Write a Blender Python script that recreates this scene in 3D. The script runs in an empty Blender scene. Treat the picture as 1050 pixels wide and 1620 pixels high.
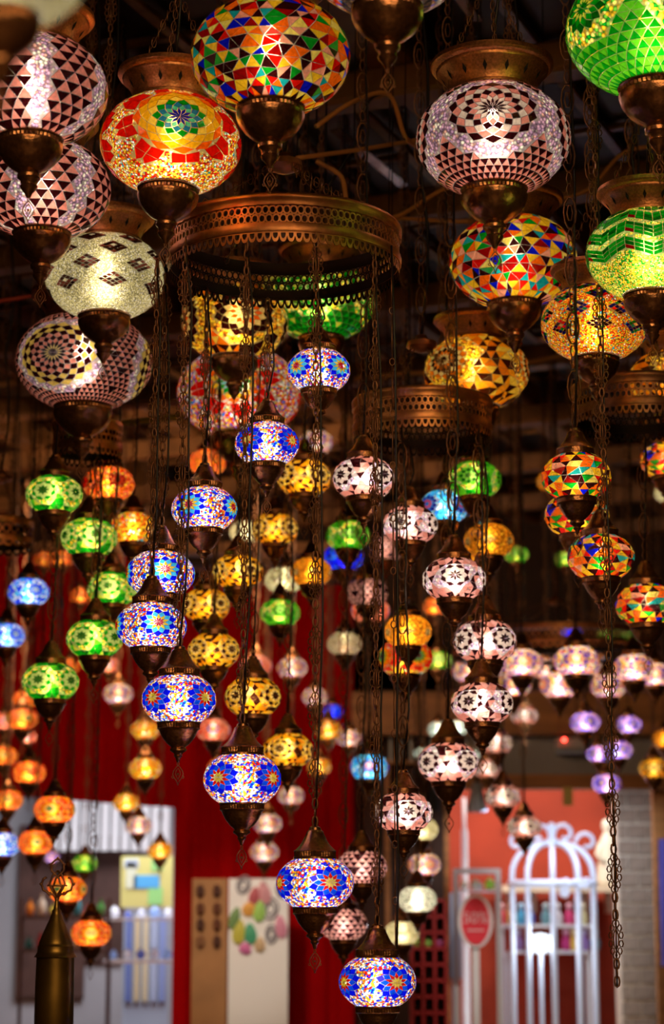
import bpy, math, random
import numpy as np
from mathutils import Vector, Matrix

PI = math.pi
random.seed(7)
sc = bpy.context.scene
COL = sc.collection

# ------------------------------------------------------------------ camera
F = 3400.0                      # focal length in pixels of the 1050x1620 frame
PITCH = math.radians(11.6)
CAM = Vector((0, 0, 1.6))
PX, PY = 525.0, 750.0           # principal point
LENS = 85.0
cd = bpy.data.cameras.new('camera')
cam = bpy.data.objects.new('camera', cd)
COL.objects.link(cam)
cam.location = CAM
cam.rotation_euler = (PI / 2 + PITCH, 0, 0)
cd.sensor_fit = 'VERTICAL'
cd.sensor_height = 1620 / F * LENS
cd.sensor_width = 1050 / F * LENS
cd.lens = LENS
cd.shift_y = -(810 - PY) / 1620
cd.clip_start = 0.05
cd.clip_end = 100
cd.dof.use_dof = True
cd.dof.focus_distance = 4.05
cd.dof.aperture_fstop = LENS / 17.5
sc.camera = cam

# ------------------------------------------------------------------ world, exposure
w = bpy.data.worlds.new('world')
sc.world = w
w.use_nodes = True
w.node_tree.nodes['Background'].inputs[0].default_value = (0.9, 0.6, 0.35, 1)
w.node_tree.nodes['Background'].inputs[1].default_value = 0.02
sc.view_settings.view_transform = 'Standard'
sc.view_settings.look = 'None'
sc.view_settings.exposure = 0.12
sc.view_settings.gamma = 1
sc.view_settings.use_curve_mapping = False
sc.cycles.max_bounces = 5
sc.cycles.diffuse_bounces = 2
sc.cycles.glossy_bounces = 3
sc.cycles.transmission_bounces = 3
sc.cycles.transparent_max_bounces = 12
sc.cycles.sample_clamp_indirect = 3.0
sc.cycles.caustics_reflective = False
sc.cycles.caustics_refractive = False


def at(px, py, Y):
    """World point on the ray of a pixel at distance Y, and the metres one pixel spans there."""
    u = (px - PX) / F
    v = (PY - py) / F
    d = Vector((u, math.cos(PITCH) - v * math.sin(PITCH), math.sin(PITCH) + v * math.cos(PITCH)))
    s = Y / d.y
    return CAM + d * s, s / F


def area(name, loc, size, energy, color, rot=(0, 0, 0), size_y=None):
    l = bpy.data.lights.new(name, 'AREA')
    l.energy = energy
    l.color = color
    l.size = size
    if size_y:
        l.shape = 'RECTANGLE'
        l.size_y = size_y
    o = bpy.data.objects.new(name, l)
    o.location = loc
    o.rotation_euler = rot
    COL.objects.link(o)
    return o


# lights: a cool panel in the back room on the right, a white one in the passage on the left,
# and added warm fill behind the camera and far down the hall
area('back_room_light', (1.25, 13.75, 3.0), 1.4, 46, (1.0, 0.93, 0.85), (math.radians(18), 0, 0), 0.8)
area('counter_light', (1.30, 12.40, 2.18), 0.9, 6, (0.66, 0.78, 1.0), (math.radians(24), 0, 0), 0.12)
area('passage_light', (-1.2, 14.0, 3.0), 1.6, 75, (0.95, 0.95, 1.0))
area('hall_fill', (0.5, -1.5, 3.4), 3.0, 85, (1.0, 0.60, 0.28), (math.radians(35), 0, 0), 2.0)  # added warm fill that lifts the bronze caps and the ceiling
area('hall_fill_far', (-1.0, 9.0, 3.1), 2.4, 34, (1.0, 0.62, 0.36), (math.radians(62), 0, 0), 0.8)  # added fill that brightens the red curtain and the boards



def fill_spot(name, loc, target, energy, deg, color):
    l = bpy.data.lights.new(name, 'SPOT')
    l.energy = energy
    l.color = color
    l.spot_size = math.radians(deg)
    l.spot_blend = 0.8
    l.shadow_soft_size = 0.04
    o = bpy.data.objects.new(name, l)
    o.location = loc
    o.rotation_euler = (Vector(target) - Vector(loc)).to_track_quat('-Z', 'Y').to_euler()
    COL.objects.link(o)


fill_spot('fill_spot_sign', (1.0, 9.6, 2.9), (0.95, 12.4, 1.5), 130, 30, (1.0, .90, .82))  # added spot without a fixture, lifts the red sign face
fill_spot('fill_spot_boards', (-0.6, 9.4, 2.9), (-0.5, 11.9, 1.55), 110, 26, (1.0, .90, .80))  # added spot without a fixture, lifts the display boards

# ------------------------------------------------------------------ helpers


def lin(r, g, b):
    f = lambda c: (c / 255 / 12.92) if c / 255 <= 0.04045 else ((c / 255 + 0.055) / 1.055) ** 2.4
    return (f(r), f(g), f(b))


class MB:
    """Collects vertices and faces (with a colour per face) for one mesh object."""

    def __init__(s):
        s.v = []
        s.f = []
        s.c = []
        s.m = []

    def add(s, vs, fs, col=None, mi=0):
        b = len(s.v)
        s.v += [tuple(x) for x in vs]
        s.f += [tuple(i + b for i in f) for f in fs]
        s.c += [col] * len(fs)
        s.m += [mi] * len(fs)

    def mesh(s, name, mat, smooth=False, angle=None):
        me = bpy.data.meshes.new(name)
        me.from_pydata(s.v, [], s.f)
        for m in (mat if isinstance(mat, (list, tuple)) else [mat]):
            me.materials.append(m)
        if any(s.m):
            me.polygons.foreach_set('material_index', s.m)
        if s.c and s.c[0] is not None:
            a = me.color_attributes.new('Col', 'FLOAT_COLOR', 'CORNER')
            out = []
            for f, c in zip(s.f, s.c):
                out += [c[0], c[1], c[2], 1.0] * len(f)
            a.data.foreach_set('color', out)
        if smooth:
            me.polygons.foreach_set('use_smooth', [True] * len(s.f))
            if angle:
                try:
                    me.set_sharp_from_angle(angle=math.radians(angle))
                except Exception:
                    pass
        return me

    def obj(s, name, mat, parent=None, smooth=False, angle=None):
        return link(name, s.mesh(name, mat, smooth, angle), parent)

    # ---- shapes
    def box(s, c, d, rz=0.0, col=None, bev=0.0, rot=None):
        x, y, z = d[0] / 2, d[1] / 2, d[2] / 2
        R = rot or Matrix.Rotation(rz, 3, 'Z')
        if bev:
            q = []
            for sz in (-1, 1):
                for (ax, ay) in ((x - bev, y), (x, y - bev)):
                    pass
            vs = []
            for zz, k in ((-z, bev), (-z + bev, 0), (z - bev, 0), (z, bev)):
                for sx, sy in ((-1, -1), (1, -1), (1, 1), (-1, 1)):
                    vs.append((sx * (x - k), sy * (y - k), zz))
            fs = [(3, 2, 1, 0), (12, 13, 14, 15)]
            for l in range(3):
                for i in range(4):
                    fs.append((l * 4 + i, l * 4 + (i + 1) % 4, l * 4 + 4 + (i + 1) % 4, l * 4 + 4 + i))
        else:
            vs = [(-x, -y, -z), (x, -y, -z), (x, y, -z), (-x, y, -z), (-x, -y, z), (x, -y, z), (x, y, z), (-x, y, z)]
            fs = [(0, 3, 2, 1), (4, 5, 6, 7), (0, 1, 5, 4), (1, 2, 6, 5), (2, 3, 7, 6), (3, 0, 4, 7)]
        c = Vector(c)
        s.add([R @ Vector(p) + c for p in vs], fs, col)

    def lathe(s, prof, n=24, c=(0, 0, 0), col=None, cap0=False, cap1=False, ribs=None, mi=0):
        """prof: (radius, z) top to bottom or bottom to top; ribs: {row: amplitude} for knurled rows"""
        vs = []
        for j, (r, z) in enumerate(prof):
            amp = (ribs or {}).get(j, 0)
            for i in range(n):
                a = 2 * PI * i / n
                rr = r * (1 + (amp if i % 2 else 0))
                vs.append((c[0] + rr * math.cos(a), c[1] + rr * math.sin(a), c[2] + z))
        fs = []
        for j in range(len(prof) - 1):
            for i in range(n):
                k = (i + 1) % n
                fs.append((j * n + i, j * n + k, (j + 1) * n + k, (j + 1) * n + i))
        if cap0:
            fs.append(tuple(range(n))[::-1])
        if cap1:
            b = (len(prof) - 1) * n
            fs.append(tuple(range(b, b + n)))
        s.add(vs, fs, col, mi)

    def tube(s, pts, r, n=5, closed=False, col=None):
        pts = [Vector(p) for p in pts]
        m = len(pts)
        vs = []
        for i, p in enumerate(pts):
            if closed:
                t = pts[(i + 1) % m] - pts[i - 1]
            else:
                t = pts[min(i + 1, m - 1)] - pts[max(i - 1, 0)]
            if t.length < 1e-9:
                t = Vector((0, 0, 1))
            t.normalize()
            up = Vector((0, 1, 0)) if abs(t.y) < 0.9 else Vector((1, 0, 0))
            a = t.cross(up).normalized()
            b = t.cross(a)
            rr = r[i] if isinstance(r, (list, tuple)) else r
            for k in range(n):
                an = 2 * PI * k / n
                vs.append(p + a * (rr * math.cos(an)) + b * (rr * math.sin(an)))
        fs = []
        for i in range(m if closed else m - 1):
            j = (i + 1) % m
            for k in range(n):
                l = (k + 1) % n
                fs.append((i * n + k, i * n + l, j * n + l, j * n + k))
        if not closed:
            fs.append(tuple(range(n))[::-1])
            fs.append(tuple(range((m - 1) * n, m * n)))
        s.add(vs, fs, col)

    def ell(s, c, rx, rz, r, seg=12, n=4, rot=0.0):
        """closed ellipse of wire in a vertical plane turned by rot about z"""
        cx, cy, cz = c
        pts = []
        for i in range(seg):
            a = 2 * PI * i / seg
            x = rx * math.cos(a)
            pts.append((cx + x * math.cos(rot), cy + x * math.sin(rot), cz + rz * math.sin(a)))
        s.tube(pts, r, n, True)

    def ball(s, c, r, seg=12, rings=8, sc3=(1, 1, 1), col=None):
        vs = []
        for j in range(rings + 1):
            t = PI * j / rings
            for i in range(seg):
                a = 2 * PI * i / seg
                vs.append((c[0] + r * sc3[0] * math.sin(t) * math.cos(a), c[1] + r * sc3[1] * math.sin(t) * math.sin(a), c[2] + r * sc3[2] * math.cos(t)))
        fs = []
        for j in range(rings):
            for i in range(seg):
                k = (i + 1) % seg
                if j == 0:
                    fs.append((i, (j + 1) * seg + i, (j + 1) * seg + k))
                elif j == rings - 1:
                    fs.append((j * seg + i, (j + 1) * seg + i, j * seg + k))
                else:
                    fs.append((j * seg + i, (j + 1) * seg + i, (j + 1) * seg + k, j * seg + k))
        s.add(vs, fs, col)


def link(name, data, parent=None):
    o = bpy.data.objects.new(name, data)
    COL.objects.link(o)
    if parent is not None:
        o.parent = parent
    return o


def tag(o, label=None, cat=None, group=None, kind=None):
    if label: o['label'] = label
    if cat: o['category'] = cat
    if group: o['group'] = group
    if kind: o['kind'] = kind
    return o


def thing(name, loc, label, cat, group=None, rz=0.0):
    o = link(name, None)
    o.empty_display_size = 0.05
    o.location = loc
    o.rotation_euler = (0, 0, rz)
    return tag(o, label, cat, group)


# ------------------------------------------------------------------ materials
def newmat(name):
    m = bpy.data.materials.new(name)
    m.use_nodes = True
    nt = m.node_tree
    nt.nodes.clear()
    out = nt.nodes.new('ShaderNodeOutputMaterial')
    m.cycles.emission_sampling = 'NONE'
    return m, nt, out


def solid(name, col, rough=0.6, metal=0.0, noise=0.0, scale=20.0, bump=0.0, coat=0.0, stretch=None):
    m, nt, out = newmat(name)
    b = nt.nodes.new('ShaderNodeBsdfPrincipled')
    b.inputs['Roughness'].default_value = rough
    b.inputs['Metallic'].default_value = metal
    b.inputs['Coat Weight'].default_value = coat
    nt.links.new(b.outputs[0], out.inputs[0])
    b.inputs['Base Color'].default_value = (*col, 1)
    if noise or bump:
        tc = nt.nodes.new('ShaderNodeTexCoord')
        mp = nt.nodes.new('ShaderNodeMapping')
        mp.inputs['Scale'].default_value = stretch or (1, 1, 1)
        nz = nt.nodes.new('ShaderNodeTexNoise')
        nz.inputs['Scale'].default_value = scale
        nz.inputs['Detail'].default_value = 4
        nt.links.new(tc.outputs['Object'], mp.inputs[0])
        nt.links.new(mp.outputs[0], nz.inputs['Vector'])
        if noise:
            r = nt.nodes.new('ShaderNodeValToRGB')
            k = 1 - noise
            r.color_ramp.elements[0].color = (col[0] * k, col[1] * k, col[2] * k, 1)
            r.color_ramp.elements[1].color = (min(1, col[0] * (1 + noise)), min(1, col[1] * (1 + noise)), min(1, col[2] * (1 + noise)), 1)
            r.color_ramp.elements[0].position = 0.3
            r.color_ramp.elements[1].position = 0.7
            nt.links.new(nz.outputs[0], r.inputs[0])
            nt.links.new(r.outputs[0], b.inputs['Base Color'])
        if bump:
            bp = nt.nodes.new('ShaderNodeBump')
            bp.inputs['Strength'].default_value = bump
            bp.inputs['Distance'].default_value = 0.01
            nt.links.new(nz.outputs[0], bp.inputs['Height'])
            nt.links.new(bp.outputs[0], b.inputs['Normal'])
    return m


BRONZE = solid('aged_bronze', (0.42, 0.20, 0.085), 0.25, 0.88, 0.35, 14, 0.15)
COPPER = solid('copper_bronze', (0.62, 0.27, 0.10), 0.38, 0.9, 0.3, 30, 0.1)
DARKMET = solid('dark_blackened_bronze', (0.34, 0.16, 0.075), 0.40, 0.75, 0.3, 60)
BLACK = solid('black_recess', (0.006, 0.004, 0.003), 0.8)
CABLE = solid('black_cable', (0.012, 0.009, 0.008), 0.35)
WIRE = solid('orange_flex', (0.62, 0.26, 0.06), 0.45)
BULBW = solid('bulb_glass_white', (0.9, 0.85, 0.75), 0.3)


def glass_nodes(nt, out, colsock, transp, rough_mix=0.5, bumpsock=None, glow=None):
    """stained glass lit from inside by its bulb: diffusing part + blurred see-through part + clear part + gloss"""
    tl = nt.nodes.new('ShaderNodeBsdfTranslucent')
    rf = nt.nodes.new('ShaderNodeBsdfRefraction')
    rf.inputs['Roughness'].default_value = 0.78
    rf.inputs['IOR'].default_value = 1.35
    tr = nt.nodes.new('ShaderNodeBsdfTransparent')
    gl = nt.nodes.new('ShaderNodeBsdfGlossy')
    gl.inputs['Roughness'].default_value = 0.12
    fr = nt.nodes.new('ShaderNodeFresnel')
    fr.inputs['IOR'].default_value = 1.4
    for n_ in (tl, rf, tr):
        nt.links.new(colsock, n_.inputs['Color'])
    m1 = nt.nodes.new('ShaderNodeMixShader')
    m1.inputs[0].default_value = rough_mix
    nt.links.new(tl.outputs[0], m1.inputs[1])
    nt.links.new(rf.outputs[0], m1.inputs[2])
    m2 = nt.nodes.new('ShaderNodeMixShader')
    if isinstance(transp, float):
        m2.inputs[0].default_value = transp
    else:
        nt.links.new(transp, m2.inputs[0])
    nt.links.new(m1.outputs[0], m2.inputs[1])
    nt.links.new(tr.outputs[0], m2.inputs[2])
    m3 = nt.nodes.new('ShaderNodeMixShader')
    nt.links.new(fr.outputs[0], m3.inputs[0])
    nt.links.new(m2.outputs[0], m3.inputs[1])
    nt.links.new(gl.outputs[0], m3.inputs[2])
    if bumpsock is not None:
        nt.links.new(bumpsock, gl.inputs['Normal'])
    nt.links.new(m3.outputs[0], out.inputs[0])


def tile_material():
    m, nt, out = newmat('stained_glass_tile')
    at_ = nt.nodes.new('ShaderNodeAttribute')
    at_.attribute_name = 'Col'
    tc = nt.nodes.new('ShaderNodeTexCoord')
    nz = nt.nodes.new('ShaderNodeTexNoise')
    nz.inputs['Scale'].default_value = 22
    nt.links.new(tc.outputs['Object'], nz.inputs['Vector'])
    mr = nt.nodes.new('ShaderNodeMapRange')
    mr.inputs[1].default_value = 0.35
    mr.inputs[2].default_value = 0.65
    mr.inputs[3].default_value = 0.75
    mr.inputs[4].default_value = 1.0
    nt.links.new(nz.outputs[0], mr.inputs[0])
    mx = nt.nodes.new('ShaderNodeMix')
    mx.data_type = 'RGBA'
    mx.blend_type = 'MULTIPLY'
    mx.inputs[0].default_value = 1
    nt.links.new(at_.outputs['Color'], mx.inputs['A'])
    nt.links.new(mr.outputs[0], mx.inputs['B'])
    glass_nodes(nt, out, mx.outputs['Result'], 0.12, 0.24)
    return m


TILE = tile_material()
_beads = {}


def bead_material(key, palette, scale=22.0, grout=(0.55, 0.5, 0.42)):
    """palette: list of (colour, share); glass beads in the bead zones, pale clear grout under the tiles (attribute bead=0)"""
    if key in _beads:
        return _beads[key]
    m, nt, out = newmat('glass_beads_' + key)
    tc = nt.nodes.new('ShaderNodeTexCoord')
    vo = nt.nodes.new('ShaderNodeTexVoronoi')
    vo.inputs['Scale'].default_value = scale
    nt.links.new(tc.outputs['Object'], vo.inputs['Vector'])
    sp = nt.nodes.new('ShaderNodeSeparateColor')
    nt.links.new(vo.outputs['Color'], sp.inputs[0])
    rp = nt.nodes.new('ShaderNodeValToRGB')
    rp.color_ramp.interpolation = 'CONSTANT'
    el = rp.color_ramp.elements
    tot = sum(s for _, s in palette)
    p = 0
    for i, (c, s) in enumerate(palette):
        e = el[i] if i < 2 else el.new(min(0.999, p))
        e.position = min(0.999, p)
        e.color = (*c, 1)
        p += s / tot
    nt.links.new(sp.outputs[0], rp.inputs[0])
    # round bead: bright middle, darker joint
    mr = nt.nodes.new('ShaderNodeMapRange')
    mr.inputs[1].default_value = 0.25
    mr.inputs[2].default_value = 0.62
    mr.inputs[3].default_value = 1.0
    mr.inputs[4].default_value = 0.25
    nt.links.new(vo.outputs['Distance'], mr.inputs[0])
    mx = nt.nodes.new('ShaderNodeMix')
    mx.data_type = 'RGBA'
    mx.blend_type = 'MULTIPLY'
    mx.inputs[0].default_value = 1
    nt.links.new(rp.outputs[0], mx.inputs['A'])
    nt.links.new(mr.outputs[0], mx.inputs['B'])
    am = nt.nodes.new('ShaderNodeAttribute')
    am.attribute_name = 'bead'
    m2 = nt.nodes.new('ShaderNodeMix')
    m2.data_type = 'RGBA'
    nt.links.new(am.outputs['Fac'], m2.inputs[0])
    m2.inputs['A'].default_value = (*grout, 1)
    nt.links.new(mx.outputs['Result'], m2.inputs['B'])
    # see-through share: much under the tiles, a bead here and there in the bead zones
    mt = nt.nodes.new('ShaderNodeMapRange')
    nt.links.new(am.outputs['Fac'], mt.inputs[0])
    mt.inputs[3].default_value = 0.65
    mt.inputs[4].default_value = 0.16
    bp = nt.nodes.new('ShaderNodeBump')
    bp.invert = True
    bp.inputs['Strength'].default_value = 0.6
    bp.inputs['Distance'].default_value = 0.004
    nt.links.new(vo.outputs['Distance'], bp.inputs['Height'])
    glass_nodes(nt, out, m2.outputs['Result'], mt.outputs[0], 0.30, bp.outputs[0])
    _beads[key] = m
    return m


# ------------------------------------------------------------------ mosaic globes
BR = 0.74        # height : width of a globe


def sph(az, el):
    return Vector((math.cos(el) * math.cos(az), math.cos(el) * math.sin(az), math.sin(el)))


def on(d):
    return Vector((d.x, d.y, d.z * BR))


def nrm(d):
    return Vector((d.x, d.y, d.z / BR)).normalized()


def tile_geo(dirs, gap=0.007, th=0.012):
    """a flat glass chip with bevelled sides standing proud of the globe (unit globe)"""
    c = sum(dirs, Vector()) / len(dirs)
    base, top = [], []
    for d in dirs:
        e = c - d
        L = e.length
        q = (d + e * min(0.45, gap / L)).normalized()
        q2 = (d + e * min(0.5, gap * 1.7 / L)).normalized()
        base.append(on(q))
        top.append(on(q2) + nrm(q2) * th)
    n = len(dirs)
    vs = base + top
    fs = [tuple(range(n, 2 * n))]
    for i in range(n):
        j = (i + 1) % n
        fs.append((i, j, n + j, n + i))
    # outward winding
    a, b, d2 = vs[n], vs[n + 1], vs[n + 2]
    if (b - a).cross(d2 - a).dot(c) < 0:
        fs = [f[::-1] for f in fs]
    return vs, fs


def rosette(az, el, n, step, colors, elmax, core=1.15):
    """rings of kite tiles round a centre direction. Returns tiles [(dirs, colour)] and the radius covered."""
    c = sph(az, el)
    e1 = Vector((-math.sin(az), math.cos(az), 0))
    e2 = c.cross(e1)

    def P(r, t):
        return (c * math.cos(r) + (e1 * math.cos(t) + e2 * math.sin(t)) * math.sin(r)).normalized()
    out = []
    dt = 2 * PI / n
    # radii grow slowly so that the kites keep their shape
    R = [0.0]
    for k in range(len(colors) + 1):
        R.append(R[-1] + step * (core if k == 0 else 0.95))
    for k, col in enumerate(colors):
        off = dt / 2 * (k % 2)
        for j in range(n):
            t = j * dt + off
            if k == 0:
                d = [c, P(R[1] * 0.75, t - dt / 2), P(R[1] * 1.25, t), P(R[1] * 0.75, t + dt / 2)]
            else:
                r0 = R[1] * 0.75 if k == 1 else R[k - 1] * 1.0 + step * 0.35
                d = [P(r0, t), P(R[k] + step * 0.35, t - dt / 2), P(R[k + 1] + step * 0.35, t), P(R[k] + step * 0.35, t + dt / 2)]
                if k == 1:
                    d = [P(R[1] * 0.75, t), P(R[1] * 1.25, t - dt / 2), P(R[2] + step * 0.35, t), P(R[1] * 1.25, t + dt / 2)]
            if all(abs(x.z) < math.sin(elmax) for x in d):
                out.append((d, col))
    return out, R[len(colors)] + step * 0.35


def globe_spec(spec, rnd):
    """tiles [(dirs, colour, rosette index or None)] for one kind of globe"""
    lo, hi = math.acos(spec.get('cut0', 0.55)), math.acos(spec.get('cut1', 0.55))
    tiles = []
    cents = []
    emax = min(lo, hi)
    for i, (az, el) in enumerate(spec.get('ros', [])):
        t, rad = rosette(math.radians(az), math.radians(el), spec['n'], spec['step'], spec['rings'], emax, spec.get('core', 1.15))
        tiles += [(d, c, i) for d, c in t]
        cents.append((sph(math.radians(az), math.radians(el)), rad + spec.get('band', 0.0)))
    fill = spec.get('fill')
    if fill in ('tri', 'rand'):
        s = spec['s']
        rows = max(3, int(round((lo + hi) / (s * 0.9))))
        jit = 0.26 if fill == 'rand' else 0.0
        ncol = int(round(2 * PI * 0.86 / s))
        grid = []
        for r in range(rows + 1):
            el = -lo + (lo + hi) * r / rows
            row = []
            for k in range(ncol):
                jj = 0 if r in (0, rows) else jit
                a = 2 * PI * (k + 0.5 * (r % 2) + rnd.uniform(-jj, jj)) / ncol
                row.append(sph(a, el + rnd.uniform(-jj, jj) * (lo + hi) / rows * 0.8))
            grid.append(row)
        pal = spec['pal']
        for r in range(rows):
            for k in range(ncol):
                k2 = (k + 1) % ncol
                if r % 2 == 0:
                    t1 = [grid[r][k], grid[r][k2], grid[r + 1][k]]
                    t2 = [grid[r][k2], grid[r + 1][k2], grid[r + 1][k]]
                else:
                    t1 = [grid[r][k], grid[r + 1][k2], grid[r + 1][k]]
                    t2 = [grid[r][k], grid[r][k2], grid[r + 1][k2]]
                    t1, t2 = t2, t1
                todo = [(t1, 0), (t2, 1)]
                for t, p in todo:
                    cc = (t[0] + t[1] + t[2]).normalized()
                    if any(min(math.acos(max(-1, min(1, q.dot(c)))) for q in t) < rad for c, rad in cents):
                        continue
                    if spec.get('gapband'):
                        az = math.degrees(math.atan2(cc.y, cc.x)) % spec['gapband'][0]
                        if spec['gapband'][1] < az < spec['gapband'][2]:
                            continue
                    if fill == 'tri':
                        col = pal[p % len(pal)] if rnd.random() > 0.06 else pal[-1]
                    else:
                        col = rnd.choice(pal)
                    tiles.append((t, col, None))
    elif fill == 'diamonds':
        # separate lozenges made of small squares: chequered 3 x 3
        nn = spec['dn']
        for row, el0 in enumerate(spec['rows']):
            for k in range(nn):
                a0 = 2 * PI * (k + 0.5 * (row % 2)) / nn
                e0 = math.radians(el0)
                h = spec['dh']
                wd = spec['dw'] / math.cos(e0)
                m_ = spec.get('m', 3)
                for i in range(m_):
                    for j in range(m_):
                        def Q(u, v):
                            return sph(a0 + wd * (u - v) / 2, e0 + h * (u + v - 1) / 2 * 1.0)
                        u0, u1, v0, v1 = i / m_, (i + 1) / m_, j / m_, (j + 1) / m_
                        mid = (i == m_ // 2 and j == m_ // 2)
                        col = spec['mid'] if mid else rnd.choice(spec['pal'])
                        d = [Q(u0, v0), Q(u1, v0), Q(u1, v1), Q(u0, v1)]
                        tiles.append((d, col, None))
    elif fill == 'zig':
        nn = spec['dn']
        e = math.radians(1)
        hh = spec['dh']
        for row, el0 in enumerate(spec['rows']):
            for k in range(nn * 2):
                for q in range(3):
                    for sub in range(3):
                        a0 = 2 * PI * (k + q / 3) / (nn * 2)
                        a1 = 2 * PI * (k + (q + 1) / 3) / (nn * 2)
                        za = (q / 3 if k % 2 == 0 else 1 - q / 3) * hh
                        zb = ((q + 1) / 3 if k % 2 == 0 else 1 - (q + 1) / 3) * hh
                        b0 = math.radians(el0) + sub * hh * 0.42
                        d = [sph(a0, b0 + za), sph(a1, b0 + zb), sph(a1, b0 + zb + hh * 0.40), sph(a0, b0 + za + hh * 0.40)]
                        if d[2].z > math.sin(hi) or d[3].z > math.sin(hi):
                            continue
                        tiles.append((d, spec['mid'] if (q == 0 and sub == 0 and k % 2) else rnd.choice(spec['pal']), None))
    return tiles, cents


def shell_mesh(name, spec, tiles, mat, nu=72, nv=30):
    """the glass globe, open at both caps, with attribute bead = 1 where no tile lies on it"""
    lo, hi = math.acos(spec.get('cut0', 0.55)), math.acos(spec.get('cut1', 0.55))
    if tiles:
        C = np.array([tuple((sum(d, Vector()) / len(d)).normalized()) for d, _, _ in tiles])
        Rd = np.array([max((q - (sum(d, Vector()) / len(d))).length for q in d) for d, _, _ in tiles])
    vs, fs, bead = [], [], []
    for j in range(nv + 1):
        el = -lo + (lo + hi) * j / nv
        for i in range(nu):
            d = sph(2 * PI * i / nu, el)
            vs.append(on(d))
            if tiles:
                dist = np.linalg.norm(C - np.array(tuple(d)), axis=1)
                bead.append(0.0 if np.any(dist < Rd * 0.75) else 1.0)
            else:
                bead.append(1.0)
    for j in range(nv):
        for i in range(nu):
            k = (i + 1) % nu
            fs.append((j * nu + i, j * nu + k, (j + 1) * nu + k, (j + 1) * nu + i))
    me = bpy.data.meshes.new(name)
    me.from_pydata([tuple(v) for v in vs], [], fs)
    a = me.attributes.new('bead', 'FLOAT', 'POINT')
    a.data.foreach_set('value', bead)
    me.materials.append(mat)
    me.polygons.foreach_set('use_smooth', [True] * len(fs))
    return me


# colours of the glass
RED = lin(225, 20, 10); DRED = lin(150, 8, 8); ORG = lin(255, 110, 15); YEL = lin(255, 205, 40); GRN = lin(10, 150, 35)
LGRN = lin(110, 205, 60); DGRN = lin(5, 95, 25); TEAL = lin(20, 165, 190); CYAN = lin(70, 200, 235); SKY = lin(30, 120, 240)
BLU = lin(10, 20, 235); NAVY = lin(25, 10, 140); PNK = lin(250, 165, 150); PPNK = lin(250, 190, 180); LILAC = lin(225, 175, 215)
WHT = lin(255, 250, 238); CRM = lin(230, 220, 165); DRK = lin(45, 8, 12); DBR = lin(60, 22, 10); AMB = lin(240, 135, 22); GLD = lin(255, 178, 38)
VIO = lin(110, 60, 220); SAL = lin(250, 120, 80); LYEL = lin(255, 235, 120)

PNKD = lin(225, 150, 135)
MULTI = [RED, ORG, ORG, YEL, YEL, GRN, TEAL, BLU, DRK, DRK, DRK, PNK, DRED, LYEL]
P_BLUE = [(WHT, 3.6), (BLU, 2.6), (ORG, 2.4), (RED, 1.2), (SKY, 0.8), (YEL, 1.4)]
P_RED = [(ORG, 3), (YEL, 3), (RED, 2.2), (WHT, 1.6), (LYEL, 2), (TEAL, .4)]
P_MIX = [(RED, 2), (ORG, 2), (YEL, 1.5), (WHT, 1.4), (VIO, .9), (SKY, .8), (PNK, 1.2), (GRN, .5)]
P_LIL = [(LILAC, 3), (WHT, 2), (PPNK, 2), (lin(190, 150, 200), 2), (lin(150, 120, 150), 1)]
P_CRM = [(CRM, 3), (WHT, 1), (lin(215, 205, 150), 2)]
P_GRN = [(LYEL, 2.2), (YEL, 3), (LGRN, 2.2), (GRN, 1.4)]
P_AMB = [(GLD, 3), (YEL, 3), (LYEL, 1), (AMB, 2.5), (lin(120, 55, 10), 1.5)]
P_ORG = [(ORG, 3), (RED, 2), (YEL, 1), (SAL, 2)]
P_OMX = [(ORG, 2.6), (YEL, 2.2), (GLD, 2), (RED, 1.6), (TEAL, .6), (WHT, .4), (LGRN, .5)]
P_BLW = [(BLU, 2.2), (SKY, 2), (WHT, 2), (CYAN, 1.2)]
P_PAS = [(WHT, 2), (PPNK, 1.5), (YEL, 1.4), (VIO, .8), (ORG, 1.2), (LILAC, 1.2), (RED, .6), (SKY, .5)]

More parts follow.
